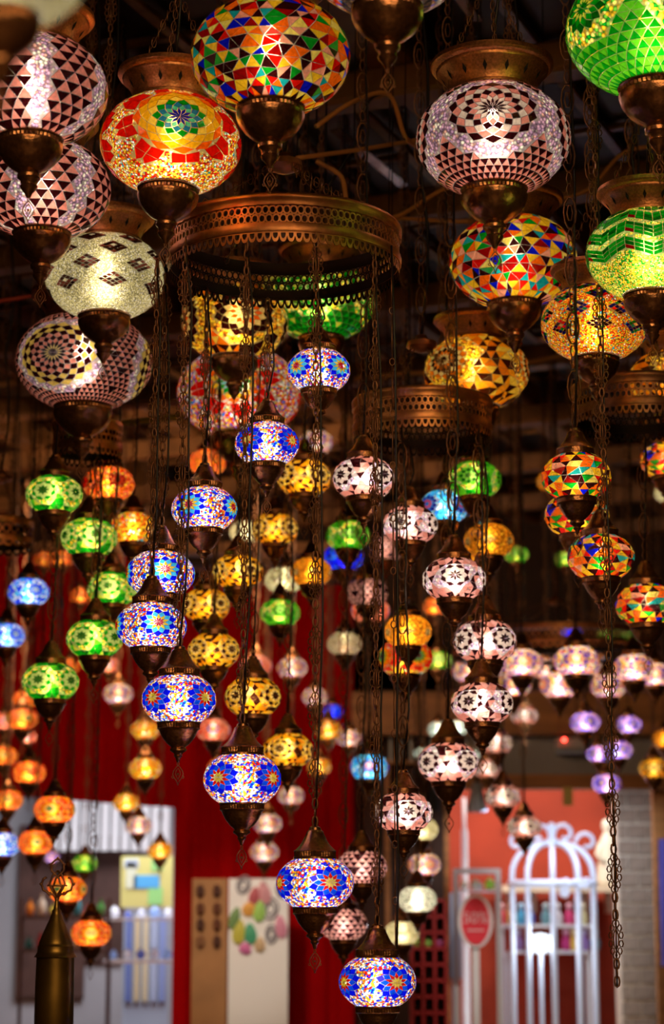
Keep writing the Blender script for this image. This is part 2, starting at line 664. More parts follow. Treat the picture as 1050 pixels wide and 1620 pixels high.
SPECS = {
    # ---- large ceiling lamps
    'big_multi': dict(cut0=.42, cut1=.55, fill='rand', s=.185, pal=MULTI, beads='pale', bp=[(WHT, 1), (CRM, 1)]),
    'big_multi_fine': dict(cut0=.42, cut1=.55, fill='rand', s=.19, pal=MULTI + [RED, YEL], beads='pale', bp=[(WHT, 1), (CRM, 1)]),
    'big_red': dict(cut0=.45, cut1=.6, ros=[(0, 4), (120, 4), (240, 4)], n=11, step=.078, core=1.9, rings=[BLU, CYAN, SKY, GRN, LYEL, YEL, YEL, ORG], petals=RED, beads='fire', bp=P_RED, bs=34),
    'big_redmix': dict(cut0=.45, cut1=.6, ros=[(0, -4), (120, -4), (240, -4)], n=12, step=.09, rings=[NAVY, CYAN, GRN, YEL, ORG], petals=RED, beads='mix', bp=P_MIX, bs=30),
    'big_pink_rosette': dict(cut0=.42, cut1=.55, ros=[(0, 5), (90, 5), (180, 5), (270, 5)], n=14, step=.075, rings=[DRK, DRK, WHT, PNK, DRK, WHT, PNK, DRK], band=.16, fill='tri', s=.14, pal=[PNK, DRK], beads='lilac', bp=P_LIL, bs=30),
    'big_pink_ringed': dict(cut0=.42, cut1=.55, ros=[(0, -8), (120, -8), (240, -8)], n=16, step=.066, rings=[DRK, LYEL, DRK, PNK, DRK, PNK, DRK, LYEL, DRK, LYEL], band=.08, fill='tri', s=.105, pal=[PNK, DRK], beads='lilac', bp=P_LIL, bs=30),
    'big_pink_tri': dict(cut0=.42, cut1=.55, fill='tri', s=.19, pal=[PNK, DRK], gapband=(60, 38, 54), beads='lilac', bp=P_LIL, bs=24),
    'big_green_star': dict(cut0=.42, cut1=.55, ros=[(0, 4), (72, 4), (144, 4), (216, 4), (288, 4)], n=12, step=.085, rings=[GRN, LYEL, GRN, DGRN], band=.12, fill='tri', s=.15, pal=[GRN, LGRN], beads='greenbead', bp=P_GRN, bs=20),
    'big_green_zig': dict(cut0=.45, cut1=.6, fill='zig', dn=7, dh=.20, rows=[-24, -3, 18, 38], pal=[GRN, GRN, lin(20, 170, 50), DGRN], mid=DRED, beads='greenbeadf', bp=P_GRN, bs=42),
    'big_green_white': dict(cut0=.42, cut1=.55, ros=[(0, 0), (90, 0), (180, 0), (270, 0)], n=14, step=.09, rings=[GRN, WHT, GRN, LYEL, GRN, DGRN], band=.08, fill='tri', s=.17, pal=[GRN, DGRN, LYEL], beads='greenbead', bp=P_GRN, bs=20),
    'big_cream': dict(cut0=.45, cut1=.6, fill='diamonds', dn=7, dh=.34, dw=.50, rows=[-24, -2, 19, 40], m=4, pal=[DRK, DBR, DBR, lin(120, 55, 45)], mid=WHT, beads='cream', bp=P_CRM, bs=46),
    'big_mixdiamond': dict(cut0=.45, cut1=.6, fill='diamonds', dn=8, dh=.38, dw=.50, rows=[-20, 3, 26, 47], m=4, pal=[NAVY, TEAL, DRK, DRK, RED, GRN, BLU], mid=WHT, beads='orangemix', bp=P_OMX, bs=38),
    'big_amber': dict(cut0=.45, cut1=.58, ros=[(0, 4), (120, 4), (240, 4)], n=14, step=.08, rings=[DBR, WHT, AMB, DBR, WHT, AMB], band=.12, fill='rand', s=.2, pal=[AMB, GLD, DBR, LYEL, DBR, GLD], beads='amber', bp=P_AMB, bs=20),
    'big_amber_star': dict(cut0=.45, cut1=.58, ros=[(0, -4), (90, -4), (180, -4), (270, -4)], n=12, step=.10, rings=[DRK, WHT, ORG, WHT, DRK, DRK], band=.1, fill='rand', s=.24, pal=[AMB, ORG, DRK, LYEL, DRK], beads='amber', bp=P_AMB, bs=20),
    # ---- small lamps
    'blue_a': dict(ros=[(0, 0), (90, 0), (180, 0), (270, 0)], n=10, step=.14, rings=[YEL, RED, lin(15,80,225), BLU], beads='bluemix', bp=P_BLUE, bs=18),
    'blue_b': dict(ros=[(0, 0), (90, 0), (180, 0), (270, 0)], n=10, step=.13, rings=[RED, YEL, CYAN, BLU], beads='bluemix', bp=P_BLUE, bs=18),
    'pink_small': dict(ros=[(0, 0), (90, 0), (180, 0), (270, 0)], n=8, step=.10, rings=[DRK, WHT, WHT, DRK], core=1.9, band=.0, fill='rand', s=.27, pal=[PNKD, DRK, PNKD, PPNK, DRK], beads='lilacb', bp=P_LIL, bs=14),
    'pink_tri': dict(fill='tri', s=.28, pal=[PPNK, DRK], beads='lilacb', bp=P_LIL, bs=14),
    'green_small': dict(ros=[(0, 0), (72, 0), (144, 0), (216, 0), (288, 0)], n=8, step=.10, rings=[DGRN, WHT, WHT, GRN], core=1.9, band=.0, fill='rand', s=.32, pal=[GRN, GRN, GRN, LYEL, DGRN, LGRN], beads='greenb', bp=P_GRN, bs=12),
    'green_swirl': dict(ros=[(0, 0), (90, 0), (180, 0), (270, 0)], n=8, step=.12, rings=[DGRN, LGRN, DGRN, LGRN], fill='rand', s=.3, pal=[LGRN, LGRN, GRN], beads='greenb', bp=P_GRN, bs=12),
    'amber_small': dict(ros=[(0, 0), (90, 0), (180, 0), (270, 0)], n=8, step=.10, rings=[DRK, WHT, LYEL, DRK], core=1.9, fill='rand', s=.24, pal=[GLD, DBR, YEL, LYEL, DRK], beads='amberb', bp=P_AMB, bs=14),
    'amber_dots': dict(ros=[(k * 60, e) for k in range(6) for e in (-8,)], n=8, step=.09, rings=[WHT, DBR], beads='amberc', bp=[(AMB, 3), (GLD, 1), (lin(215, 130, 25), 3)], bs=10),
    'multi_small': dict(fill='rand', s=.30, pal=MULTI + [ORG, YEL, RED, YEL], beads='pale', bp=[(WHT, 1), (CRM, 1)]),
    'orange_eye': dict(ros=[(0, 0), (90, 0), (180, 0), (270, 0)], n=8, step=.10, rings=[TEAL, WHT, LYEL, YEL, RED], core=1.9, beads='orangeb', bp=P_ORG, bs=14),
    'orange_plain': dict(ros=[(0, 0), (90, 0), (180, 0), (270, 0)], n=8, step=.12, rings=[DRED, RED, DRED], beads='orangeb', bp=P_ORG, bs=14),
    'speckle': dict(ros=[], beads='orangemixb', bp=P_OMX, bs=13),
    'blue_white': dict(ros=[(0, 0), (90, 0), (180, 0), (270, 0)], n=8, step=.13, rings=[WHT, SKY, BLU], beads='bluewhite', bp=P_BLW, bs=12),
    'sky_swirl': dict(ros=[(0, 0), (90, 0), (180, 0), (270, 0)], n=10, step=.12, rings=[SKY, RED, SKY, NAVY], beads='skyb', bp=[(CYAN, 3), (SKY, 2), (WHT, .5)], bs=12),
    'blue_plain': dict(fill='rand', s=.34, pal=[BLU, SKY, BLU, NAVY], beads='bluewhite', bp=P_BLW, bs=12),
    'cream_small': dict(ros=[(0, 0), (120, 0), (240, 0)], n=8, step=.12, rings=[CRM, DBR], beads='creamb', bp=P_CRM, bs=16),
    'pastel': dict(ros=[(0, 0), (90, 0), (180, 0), (270, 0)], n=8, step=.14, rings=[WHT, ORG, PPNK, VIO], beads='pastelb', bp=P_PAS, bs=10),
    'violet': dict(ros=[(0, 0), (90, 0), (180, 0), (270, 0)], n=8, step=.15, rings=[YEL, BLU, VIO], beads='violetb', bp=[(LILAC, 2), (VIO, 2), (PNK, 1.5), (SKY, 1)], bs=12),
    'rainbow_eye': dict(ros=[(0, 0), (90, 0), (180, 0), (270, 0)], n=10, step=.11, rings=[NAVY, CYAN, LGRN, YEL, ORG], petals=RED, beads='orangemixb', bp=P_OMX, bs=12),
    'pale_white': dict(ros=[(0, 0), (120, 0), (240, 0)], n=6, step=.12, rings=[WHT], beads='paleb', bp=[(lin(225, 235, 220), 3), (WHT, 2)], bs=10),
    'salmon': dict(ros=[(0, 0), (90, 0), (180, 0), (270, 0)], n=8, step=.12, rings=[YEL, RED, SKY], beads='salmonb', bp=[(SAL, 3), (PNK, 2), (RED, 1)], bs=12),
}

_gc = {}


def globe_data(kind, split=False):
    """meshes shared by all globes of a kind: the shell and the tile meshes"""
    if kind in _gc:
        return _gc[kind]
    sp = SPECS[kind]
    rnd = random.Random(hash(kind) % 1000 if False else sum(map(ord, kind)))
    tiles, cents = globe_spec(sp, rnd)
    if sp.get('petals') is not None:
        # eight red petals round each rosette, each of four chips
        for (az, el) in sp['ros']:
            rad = cents[0][1]
            c = sph(math.radians(az), math.radians(el))
            e1 = Vector((-math.sin(math.radians(az)), math.cos(math.radians(az)), 0))
            e2 = c.cross(e1)
            for k in range(8):
                t = 2 * PI * k / 8 + .2
                P = lambda r, tt: (c * math.cos(r) + (e1 * math.cos(tt) + e2 * math.sin(tt)) * math.sin(r)).normalized()
                for s_ in (-1, 1):
                    r0 = rad * 1.0
                    q1 = [P(r0, t), P(r0 - .02, t + s_ * .33), P(r0 + .17, t + s_ * .27), P(r0 + .15, t)]
                    q2 = [P(r0 + .15, t), P(r0 + .17, t + s_ * .27), P(r0 + .34, t + s_ * .08), P(r0 + .26, t)]
                    for q in (q1, q2):
                        if all(abs(x.z) < math.sin(math.acos(.62)) for x in q):
                            tiles.append((q, sp['petals'], sp['ros'].index((az, el))))
    gt = {'g': (.30, .42, .12), 'a': (.50, .33, .10), 'o': (.5, .22, .06), 'f': (.62, .40, .12), 'c': (.5, .45, .32), 'b': (.40, .46, .60), 'l': (.52, .42, .42), 'p': (.50, .44, .32)}.get(sp['beads'][0], (.5, .42, .34))
    mat = bead_material(sp['beads'], sp['bp'], sp.get('bs', 20.0), gt)
    big = kind.startswith('big') or kind.startswith('blue_a') or kind.startswith('blue_b')
    shell = shell_mesh('glass_globe', sp, tiles, mat, 96 if big else 40, 40 if big else 16)
    _gc[kind] = (tiles, shell, {})
    return _gc[kind]


def joined(kind, idx, key):
    tiles, shell, cache = globe_data(kind)
    if key in cache:
        return cache[key]
    mb = MB()
    gap = 0.0065 if kind.startswith('big') else 0.006
    for i in idx:
        vs, fs = tile_geo(tiles[i][0], gap)
        mb.add(vs, fs, tiles[i][1])
    cache[key] = mb.mesh('glass_mosaic', TILE)
    return cache[key]


def tile_single(kind, i):
    tiles, shell, cache = globe_data(kind)
    k = ('t', i)
    if k not in cache:
        mb = MB()
        vs, fs = tile_geo(tiles[i][0], 0.0065 if kind.startswith('big') else 0.006)
        mb.add(vs, fs, tiles[i][1])
        cache[k] = mb.mesh('glass_tile', TILE)
    return cache[k]


# ------------------------------------------------------------------ metalwork of a lamp (unit globe radius)
def small_top(n):
    mb = MB()
    mb.lathe([(.50, .60), (.56, .61), (.56, .66), (.545, .68), (.545, .80), (.56, .82), (.52, .85), (.44, .92), (.37, 1.0), (.30, 1.12), (.235, 1.26), (.215, 1.32), (.16, 1.36), (.15, 1.42), (.09, 1.46), (.0, 1.47)],
             n, ribs={3: -.035, 4: -.035})
    return mb.mesh('top_cap', BRONZE, True, 40)


def small_bottom(n):
    mb = MB()
    mb.lathe([(.52, -.60), (.59, -.61), (.59, -.64), (.57, -.66), (.565, -.76), (.58, -.78), (.52, -.82), (.49, -.90), (.42, -1.03), (.31, -1.17), (.21, -1.25), (.19, -1.28), (.22, -1.31), (.22, -1.36), (.13, -1.42), (.10, -1.47), (.12, -1.5), (.07, -1.56), (.04, -1.66), (.0, -1.68)],
             n, ribs={3: -.03, 4: -.03})
    return mb.mesh('bottom_cap', BRONZE, True, 40)


def drop_mesh(fine, k=1.0):
    """openwork leaf hanging from the bottom cap, from z=0 down; k its size"""
    mb = MB()
    n = 5 if fine else 3
    sg = 12 if fine else 8
    r = .014 if fine else .02
    mb.ell((0, 0, -.05), .03, .045, r, 8, n)
    for sx in (-1, 1):
        pts = [(0, 0, -.09), (sx * .05, 0, -.14), (sx * .12, 0, -.24), (sx * .14, 0, -.32), (sx * .10, 0, -.42), (sx * .04, 0, -.5), (0, 0, -.6)]
        mb.tube(pts, r, n)
        if fine:
            mb.tube([(0, 0, -.16), (sx * .05, 0, -.24), (sx * .07, 0, -.32), (sx * .03, 0, -.40), (0, 0, -.47)], r * .8, n)
            mb.ell((sx * .135, 0, -.4), .03, .03, r * .8, 8, n)
    mb.ball((0, 0, -.32), .035, 8, 5)
    mb.ball((0, 0, -.6), .022, 8, 5)
    return mb.mesh('leaf_drop', DARKMET, True)


def large_bottom(n):
    mb = MB()
    mb.lathe([(.38, -.655), (.43, -.66), (.44, -.69), (.425, -.71), (.42, -.75), (.435, -.77), (.43, -.82), (.40, -.90), (.33, -1.0), (.24, -1.08), (.155, -1.13), (.13, -1.15), (.155, -1.18), (.15, -1.22), (.115, -1.25), (.105, -1.31), (.12, -1.33), (.10, -1.37), (.05, -1.43), (.03, -1.48), (0, -1.49)],
             n, ribs={3: -.03, 4: -.03})
    return mb.mesh('bottom_cap', BRONZE, True, 40)


def large_holder(n):
    """flared bronze gallery the globe hangs from"""
    mb = MB()
    mb.lathe([(.54, .58), (.60, .585), (.60, .63), (.575, .65), (.59, .72), (.64, .82), (.72, .90), (.74, .92), (.74, .95), (.79, .97), (.81, 1.0), (.80, 1.06), (.76, 1.08), (.70, 1.09), (.30, 1.12), (.1, 1.16), (.08, 1.25), (0, 1.26)],
             n, ribs={7: -.02, 8: -.02})
    return mb.mesh('flared_holder', COPPER, True, 40)


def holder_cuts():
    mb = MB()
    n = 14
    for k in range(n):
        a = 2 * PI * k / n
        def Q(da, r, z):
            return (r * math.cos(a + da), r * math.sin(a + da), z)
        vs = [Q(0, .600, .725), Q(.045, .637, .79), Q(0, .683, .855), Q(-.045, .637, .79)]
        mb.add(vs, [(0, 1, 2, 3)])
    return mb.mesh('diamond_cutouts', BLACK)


M_TOP = {True: small_top(96), False: small_top(20)}
M_BOT = {True: small_bottom(96), False: small_bottom(20)}
M_DROP = {True: drop_mesh(True), False: drop_mesh(False)}
M_LBOT = large_bottom(96)
M_LHOLD = large_holder(96)
M_CUT = holder_cuts()
mbb = MB()
mbb.ball((0, 0, 0), 1, 10, 8)
M_BULB = None

CEIL_Z = 3.85
CEIL_TOP = CEIL_Z + .236     # underside of the boards, where chains are hooked
REG, RINGS, CONFL = [], [], []



def bulb_material():
    m, nt, out = newmat('lit_bulb')
    e = nt.nodes.new('ShaderNodeEmission')
    e.inputs[0].default_value = (1, .86, .62, 1)
    e.inputs[1].default_value = 14
    nt.links.new(e.outputs[0], out.inputs[0])
    return m


LIT = bulb_material()
_mb = MB()
_mb.lathe([(0, -.5), (.22, -.47), (.38, -.35), (.42, -.2), (.36, 0), (.22, .2), (.17, .3), (.17, .42), (0, .43)], 12)
M_BULB = _mb.mesh('bulb', LIT, True)
_ld = {}


def bulb_light(parent, a, power, col, z):
    k = (round(power * a * a, 5), col, round(a, 3))
    if k not in _ld:
        l = bpy.data.lights.new('bulb_light', 'POINT')
        l.energy = power * a * a
        l.color = col
        l.shadow_soft_size = max(.006, a * .16)
        _ld[k] = l
    o = link('bulb_light', _ld[k], parent)
    o.location = (0, 0, z)
    return o


def chain_mesh(L, style, rot=0.0):
    """chain from z=0 up to z=L. fine: filigree medallions between small links; plain: one loop per medallion"""
    mb = MB()
    z = 0.0
    if style == 'fine':
        while z < L:
            # links
            for q in range(3):
                if z > L: break
                mb.ell((0, 0, z + .008), .0046, .0100, .0019, 8, 4, rot + (PI / 2 if q % 2 else 0))
                z += .0155
            if z + .075 > L:
                while z < L:
                    mb.ell((0, 0, z + .008), .0046, .0100, .0019, 8, 4, rot + (PI / 2 if int(z * 1000) % 2 else 0))
                    z += .0155
                break
            zc = z + .036
            for q in range(12):
                an = 2 * PI * (q + .5) / 12
                x = .0098 * math.cos(an)
                mb.ell((x * math.cos(rot), x * math.sin(rot), zc + .029 * math.sin(an)), .0042, .0066, .0016, 6, 3, rot)
            mb.ell((0, 0, zc), .0050, .018, .0016, 10, 3, rot)
            mb.tube([(0, 0, z), (0, 0, z + .072)], .0013, 4)
            z += .072
    else:
        while z < L:
            for q in range(2):
                mb.ell((0, 0, min(z, L) + .012), .006, .014, .002, 6, 3, rot)
                z += .024
            if z + .09 > L:
                mb.tube([(0, 0, z - .01), (0, 0, L)], .0028, 4)
                break
            mb.ell((0, 0, z + .036), .013, .034, .0024, 10, 3, rot)
            mb.ell((0, 0, z + .036), .006, .018, .002, 6, 3, rot)
            z += .074
    return mb


def cable_mb(L, r=.0022, wob=.01, seed=0, dx=.012):
    rnd = random.Random(seed)
    mb = MB()
    n = max(3, int(L / .12))
    pts = []
    for i in range(n + 1):
        t = i / n
        e = min(1, 6 * t, 6 * (1 - t))
        pts.append((dx * e + rnd.uniform(-wob, wob) * .35 * e, rnd.uniform(-wob, wob) * .3 * e, L * t))
    mb.tube(pts, r, 5)
    return mb


def clash(p, a, big, top):
    lo, hi = (p.z - 1.8 * a, p.z + 1.2 * a) if big else (p.z - 2.25 * a, p.z + 1.5 * a)
    worst = 0
    for (q, b, lo2, hi2, top2) in REG:
        d = math.hypot(p.x - q.x, p.y - q.y)
        if hi > lo2 and hi2 > lo:
            need = (a + b) * (1.0 if min(hi, hi2) - max(lo, lo2) > .8 * min(a, b) else .75) + .004
        elif lo2 > hi and top > lo2:        # my chain passes the other's body
            need = b + .016
        elif lo > hi2 and top2 > lo:        # its chain passes my body
            need = a + .016
        else:
            need = .012
        worst = max(worst, need - d)
    for (q, R, h) in RINGS:
        d = math.hypot(p.x - q.x, p.y - q.y)
        if lo < q.z + h and hi > q.z - .03:
            if d < R: need = d + a + .004 - R
            else: need = R + a + .004 - d
            worst = max(worst, need)
        elif hi < q.z and top > q.z + .05:
            worst = max(worst, R + .022 - d)
    return worst


def settle(px, py, wpx, Y, big, top):
    best = None
    Y = min(Y, 11.7)
    for k in range(0, 61):
        for sg in ((1, -1) if k else (1,)):
            Yn = Y + sg * k * .025
            p, m = at(px, py, Yn)
            a = wpx * m / 2
            if Yn > 11.9: continue
            c = clash(p, a, big, top)
            if c <= 0:
                return Yn, 0
            if best is None or c < best[0]:
                best = (c, Yn)
    return best[1], best[0]


def register(p, a, big, top):
    REG.append((p.copy(), a, *((p.z - 1.8 * a, p.z + 1.2 * a) if big else (p.z - 2.25 * a, p.z + 1.5 * a)), top))


TOWARD = -PI / 2   # globes are built with azimuth 0 on +x; turn by this to face the camera


def pendant(kind, px, py, wpx, label, size=None, Y=None, face=0.0, power=1.0, top=None, group=None, fine=False,
            bcol=(1.0, .84, .60), fixed=False, ring_=None, crot=0.0, drop=True):
    """a small lamp hung on a chain. top: world z where its chain ends (default: ceiling)"""
    if size is None:
        size = .145 if wpx > 85 else (.135 if wpx > 39 else .115)
    if Y is None:
        Z = size * F / wpx
        p, m = at(px, py, Z)
        Y = Z * (math.cos(PITCH) - (PY - py) / F * math.sin(PITCH))
    if not fixed:
        ok = False
        if ring_ is not None:
            Yr = ysolve(px, py, ring_[0], ring_[1] * .965, ring_[2])
            pr, mr = at(px, py, Yr)
            if abs(math.hypot(pr.x - ring_[0].x, pr.y - ring_[0].y) - ring_[1] * .965) < .015 and clash(pr, wpx * mr / 2, False, ring_[0].z) <= 0:
                Y, top, ok = Yr, ring_[0].z + .02, True
        if not ok:
            top = None
            Y, c_ = settle(px, py, wpx, Y, False, CEIL_TOP)
            if c_ > 0: CONFL.append((label, round(c_, 3)))
    p, m = at(px, py, Y)
    a = wpx * m / 2
    if fixed: CONFL.append(('fixed ' + label, round(clash(p, a, False, top or CEIL_TOP), 3)))
    register(p, a, False, top if top is not None else CEIL_TOP)
    root = thing('hanging_lamp', p, label, 'lamp', group)
    rz = math.radians(-90 + face) - math.atan2(p.x, p.y)
    tiles, shell, cache = globe_data(kind)
    g = link('glass_globe', shell, root)
    g.scale = (a, a, a)
    g.rotation_euler = (0, 0, rz)
    if fine:
        view = (CAM - p).normalized()
        R = Matrix.Rotation(rz, 3, 'Z')
        vis = []
        hid = []
        for i, (d, c, ri) in enumerate(tiles):
            n_ = R @ nrm((sum(d, Vector()) / len(d)).normalized())
            (vis if n_.dot(view) > .02 else hid).append(i)
        for i in vis[:300]:
            t = link('glass_tile', tile_single(kind, i), g)
        hid += vis[300:]
        if hid:
            t = link('glass_mosaic', joined(kind, hid, ('h', label)), g)
            t['kind'] = 'stuff'
    elif tiles:
        t = link('glass_mosaic', joined(kind, range(len(tiles)), 'all'), g)
        t['kind'] = 'stuff'
    for nm, me in (('top_cap', M_TOP[fine]), ('bottom_cap', M_BOT[fine])):
        q = link(nm, me, root)
        q.scale = (a, a, a)
    if drop:
        q = link('leaf_drop', M_DROP[fine], root)
        q.scale = (a, a, a)
        q.location = (0, 0, -1.66 * a)
        q.rotation_euler = (0, 0, crot)
    q = link('bulb', M_BULB, root)
    q.scale = (a * .42, a * .42, a * .5)
    q.location = (0, 0, .28 * a)
    bulb_light(root, a, 62 * power, bcol, -.14 * a)
    tz = (top if top is not None else CEIL_TOP) - p.z
    L = tz - 1.46 * a
    if L > .02:
        c = chain_mesh(L, 'fine' if fine else 'plain', crot).obj('chain', DARKMET, root, True)
        c.location = (0, 0, 1.46 * a)
        c = cable_mb(L, .0020 if fine else .0026, .012, int(px), .010).obj('cable', CABLE, root, True)
        c.location = (0, 0, 1.44 * a)
    return root, p, a


def ceiling_lamp(kind, px, py, wpx, Y, label, face=0.0, el=0.0, power=1.0, tilt=0.0, bcol=(1.0, .86, .64), hold=True, group=None):
    Y, c_ = settle(px, py, wpx, Y, True, CEIL_TOP)
    if c_ > 0: CONFL.append((label, round(c_, 3)))
    p, m = at(px, py, Y)
    a = wpx * m / 2
    register(p, a, True, CEIL_TOP)
    root = thing('hanging_lamp', p, label, 'lamp', group)
    root.rotation_euler = (0, math.radians(tilt), 0)
    rz = math.radians(-90 + face) - math.atan2(p.x, p.y)
    tiles, shell, cache = globe_data(kind)
    g = link('glass_globe', shell, root)
    g.scale = (a, a, a)
    g.rotation_euler = (0, 0, rz)
    view = (CAM - p).normalized()
    R = Matrix.Rotation(math.radians(tilt), 3, 'Y') @ Matrix.Rotation(rz, 3, 'Z')
    vis, hid = [], []
    for i, (d, c, ri) in enumerate(tiles):
        n_ = R @ nrm((sum(d, Vector()) / len(d)).normalized())
        k = n_.dot(view)
        (vis if k > .02 else hid).append((k, i))
    vis.sort(reverse=True)
    for k, i in vis[:300]:
        link('glass_tile', tile_single(kind, i), g)
    rest = [i for k, i in hid] + [i for k, i in vis[300:]]
    if rest:
        t = link('glass_mosaic', joined(kind, rest, ('h', label)), g)
        t['kind'] = 'stuff'
    q = link('bottom_cap', M_LBOT, root); q.scale = (a, a, a)
    q = link('leaf_drop', M_DROP[True], root); q.scale = (a * .55, a * .55, a * .55); q.location = (0, 0, -1.48 * a)
    h = link('flared_holder', M_LHOLD, root); h.scale = (a, a, a)
    q = link('diamond_cutouts', M_CUT, h)
    q['kind'] = 'stuff'
    q = link('bulb', M_BULB, root)
    q.scale = (a * .36, a * .36, a * .45)
    q.location = (0, 0, .22 * a)
    bulb_light(root, a, 45 * power, bcol, -.14 * a)
    # three chains up to a hook, then one rod of links to the ceiling
    hz = min(2.3 * a, CEIL_Z - p.z - .12)
    z0 = 1.06 * a
    mb = MB()
    for k in range(3):
        an = 2 * PI * k / 3 + .5
        A = Vector((.72 * a * math.cos(an), .72 * a * math.sin(an), z0))
        B = Vector((0, 0, hz))
        D = B - A
        n = max(3, int(D.length / .018))
        mb.tube([A, B], .0009, 3)
        for i in range(n):
            c = A + D * ((i + .5) / n)
            mb.ell(c, .0045, .0105, .0013, 7, 3, (PI / 2 if i % 2 else 0))
    mb.obj('suspension_chains', DARKMET, root, True)
    L = CEIL_TOP - p.z - hz
    if L > .01:
        c = chain_mesh(L, 'fine' if L < .9 else 'plain').obj('chain', DARKMET, root, True)
        c.location = (0, 0, hz)
        c = cable_mb(L + hz - 1.2 * a, .003, .02, int(px)).obj('cable', CABLE, root, True)
        c.location = (0, 0, 1.2 * a)
    return root, p, a
# ================================================================== the hall
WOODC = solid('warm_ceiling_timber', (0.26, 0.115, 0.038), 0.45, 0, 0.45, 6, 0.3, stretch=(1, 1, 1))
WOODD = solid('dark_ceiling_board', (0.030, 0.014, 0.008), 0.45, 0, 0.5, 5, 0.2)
LATHM = solid('split_lath', (0.32, 0.15, 0.05), 0.35, 0, 0.4, 18)
SHINE = solid('foil_backed_strip', (0.55, 0.5, 0.55), 0.22, 0.95, 0.3, 12)
REDCLOTH = solid('red_velvet', (0.43, 0.001, 0.002), 0.9, 0, 0.12, 3)
REDCLOTH.node_tree.nodes['Principled BSDF'].inputs['Specular IOR Level'].default_value = 0.05
REDWALL = solid('terracotta_red_paint', (0.50, 0.060, 0.022), 0.75, 0, 0.25, 2.2, 0.05)
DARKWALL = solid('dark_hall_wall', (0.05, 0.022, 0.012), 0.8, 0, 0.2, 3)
FLOORM = solid('dark_stone_floor', (0.10, 0.07, 0.05), 0.35, 0, 0.3, 4)
BRWOOD = solid('brown_beam_wood', (0.42, 0.17, 0.045), 0.5, 0, 0.35, 5, 0.1, stretch=(.3, 4, 4))
GREYP = solid('grey_painted_board', (0.34, 0.32, 0.30), 0.6, 0, 0.08, 3)
GREYB = solid('grey_block', (0.40, 0.30, 0.22), 0.85, 0, 0.12, 25, 0.3)
MORTAR = solid('pale_mortar', (0.85, 0.74, 0.58), 0.9, 0, 0.1, 40)
WHITEP = solid('white_paint', (0.85, 0.86, 0.9), 0.45)
PASSW = solid('passage_wall_paint', (0.42, 0.42, 0.46), 0.7, 0, 0.1, 2)

CZ = CEIL_Z
X0, X1, Y0, Y1 = -3.6, 3.6, -3.0, 17.6


def structure(o):
    o['kind'] = 'structure'
    return o


def slab(name, c, d, mat, rz=0.0, parent=None, bev=0.0):
    mb = MB()
    mb.box((0, 0, 0), d, bev=bev)
    o = mb.obj(name, mat, parent)
    o.location = c
    o.rotation_euler = (0, 0, rz)
    return o


structure(slab('floor', ((X0 + X1) / 2, (Y0 + Y1) / 2, -.05), (X1 - X0, Y1 - Y0, .1), FLOORM))
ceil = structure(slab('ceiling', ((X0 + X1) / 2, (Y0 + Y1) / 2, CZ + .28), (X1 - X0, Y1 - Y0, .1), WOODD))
structure(slab('wall_left', (X0 - .05, (Y0 + Y1) / 2, 2.05), (.1, Y1 - Y0, 4.2), DARKWALL))
structure(slab('wall_right', (X1 + .05, (Y0 + Y1) / 2, 2.05), (.1, Y1 - Y0, 4.2), DARKWALL))
structure(slab('wall_front', (0, Y0 - .05, 2.05), (X1 - X0, .1, 4.2), DARKWALL))
structure(slab('wall_back', (0, Y1 + .05, 2.05), (X1 - X0, .1, 4.2), PASSW))

# ---- timber lattice of the ceiling, turned 22 degrees
ANG = math.radians(-22)
DA = Vector((math.sin(-ANG), math.cos(-ANG), 0))      # runs away to the right
DB = Vector((math.cos(-ANG), -math.sin(-ANG), 0))


def clip_line(p, d, m=.04):
    lo, hi = -60, 60
    for k, a, b in ((0, X0 + m, X1 - m), (1, 2.5, 15.8)):
        if abs(d[k]) < 1e-6:
            if not a < p[k] < b: return None
            continue
        t0, t1 = sorted(((a - p[k]) / d[k], (b - p[k]) / d[k]))
        lo, hi = max(lo, t0), min(hi, t1)
    return (lo, hi) if hi - lo > .3 else None


def bar(name, p, d, wd, ht, z, mat, trimends=None):
    c = clip_line(p, d)
    if not c: return None
    t0, t1 = c
    if trimends: t0, t1 = max(t0, trimends[0]), min(t1, trimends[1])
    if t1 - t0 < .15: return None
    q = Vector(p) + Vector(d) * ((t0 + t1) / 2)
    mb = MB()
    mb.box((0, 0, 0), (t1 - t0, wd, ht), bev=min(wd, ht) * .12)
    o = mb.obj(name, mat, ceil)
    o.location = Vector((q.x, q.y, z)) - ceil.location
    o.rotation_euler = (0, 0, math.atan2(d[1], d[0]))
    return o


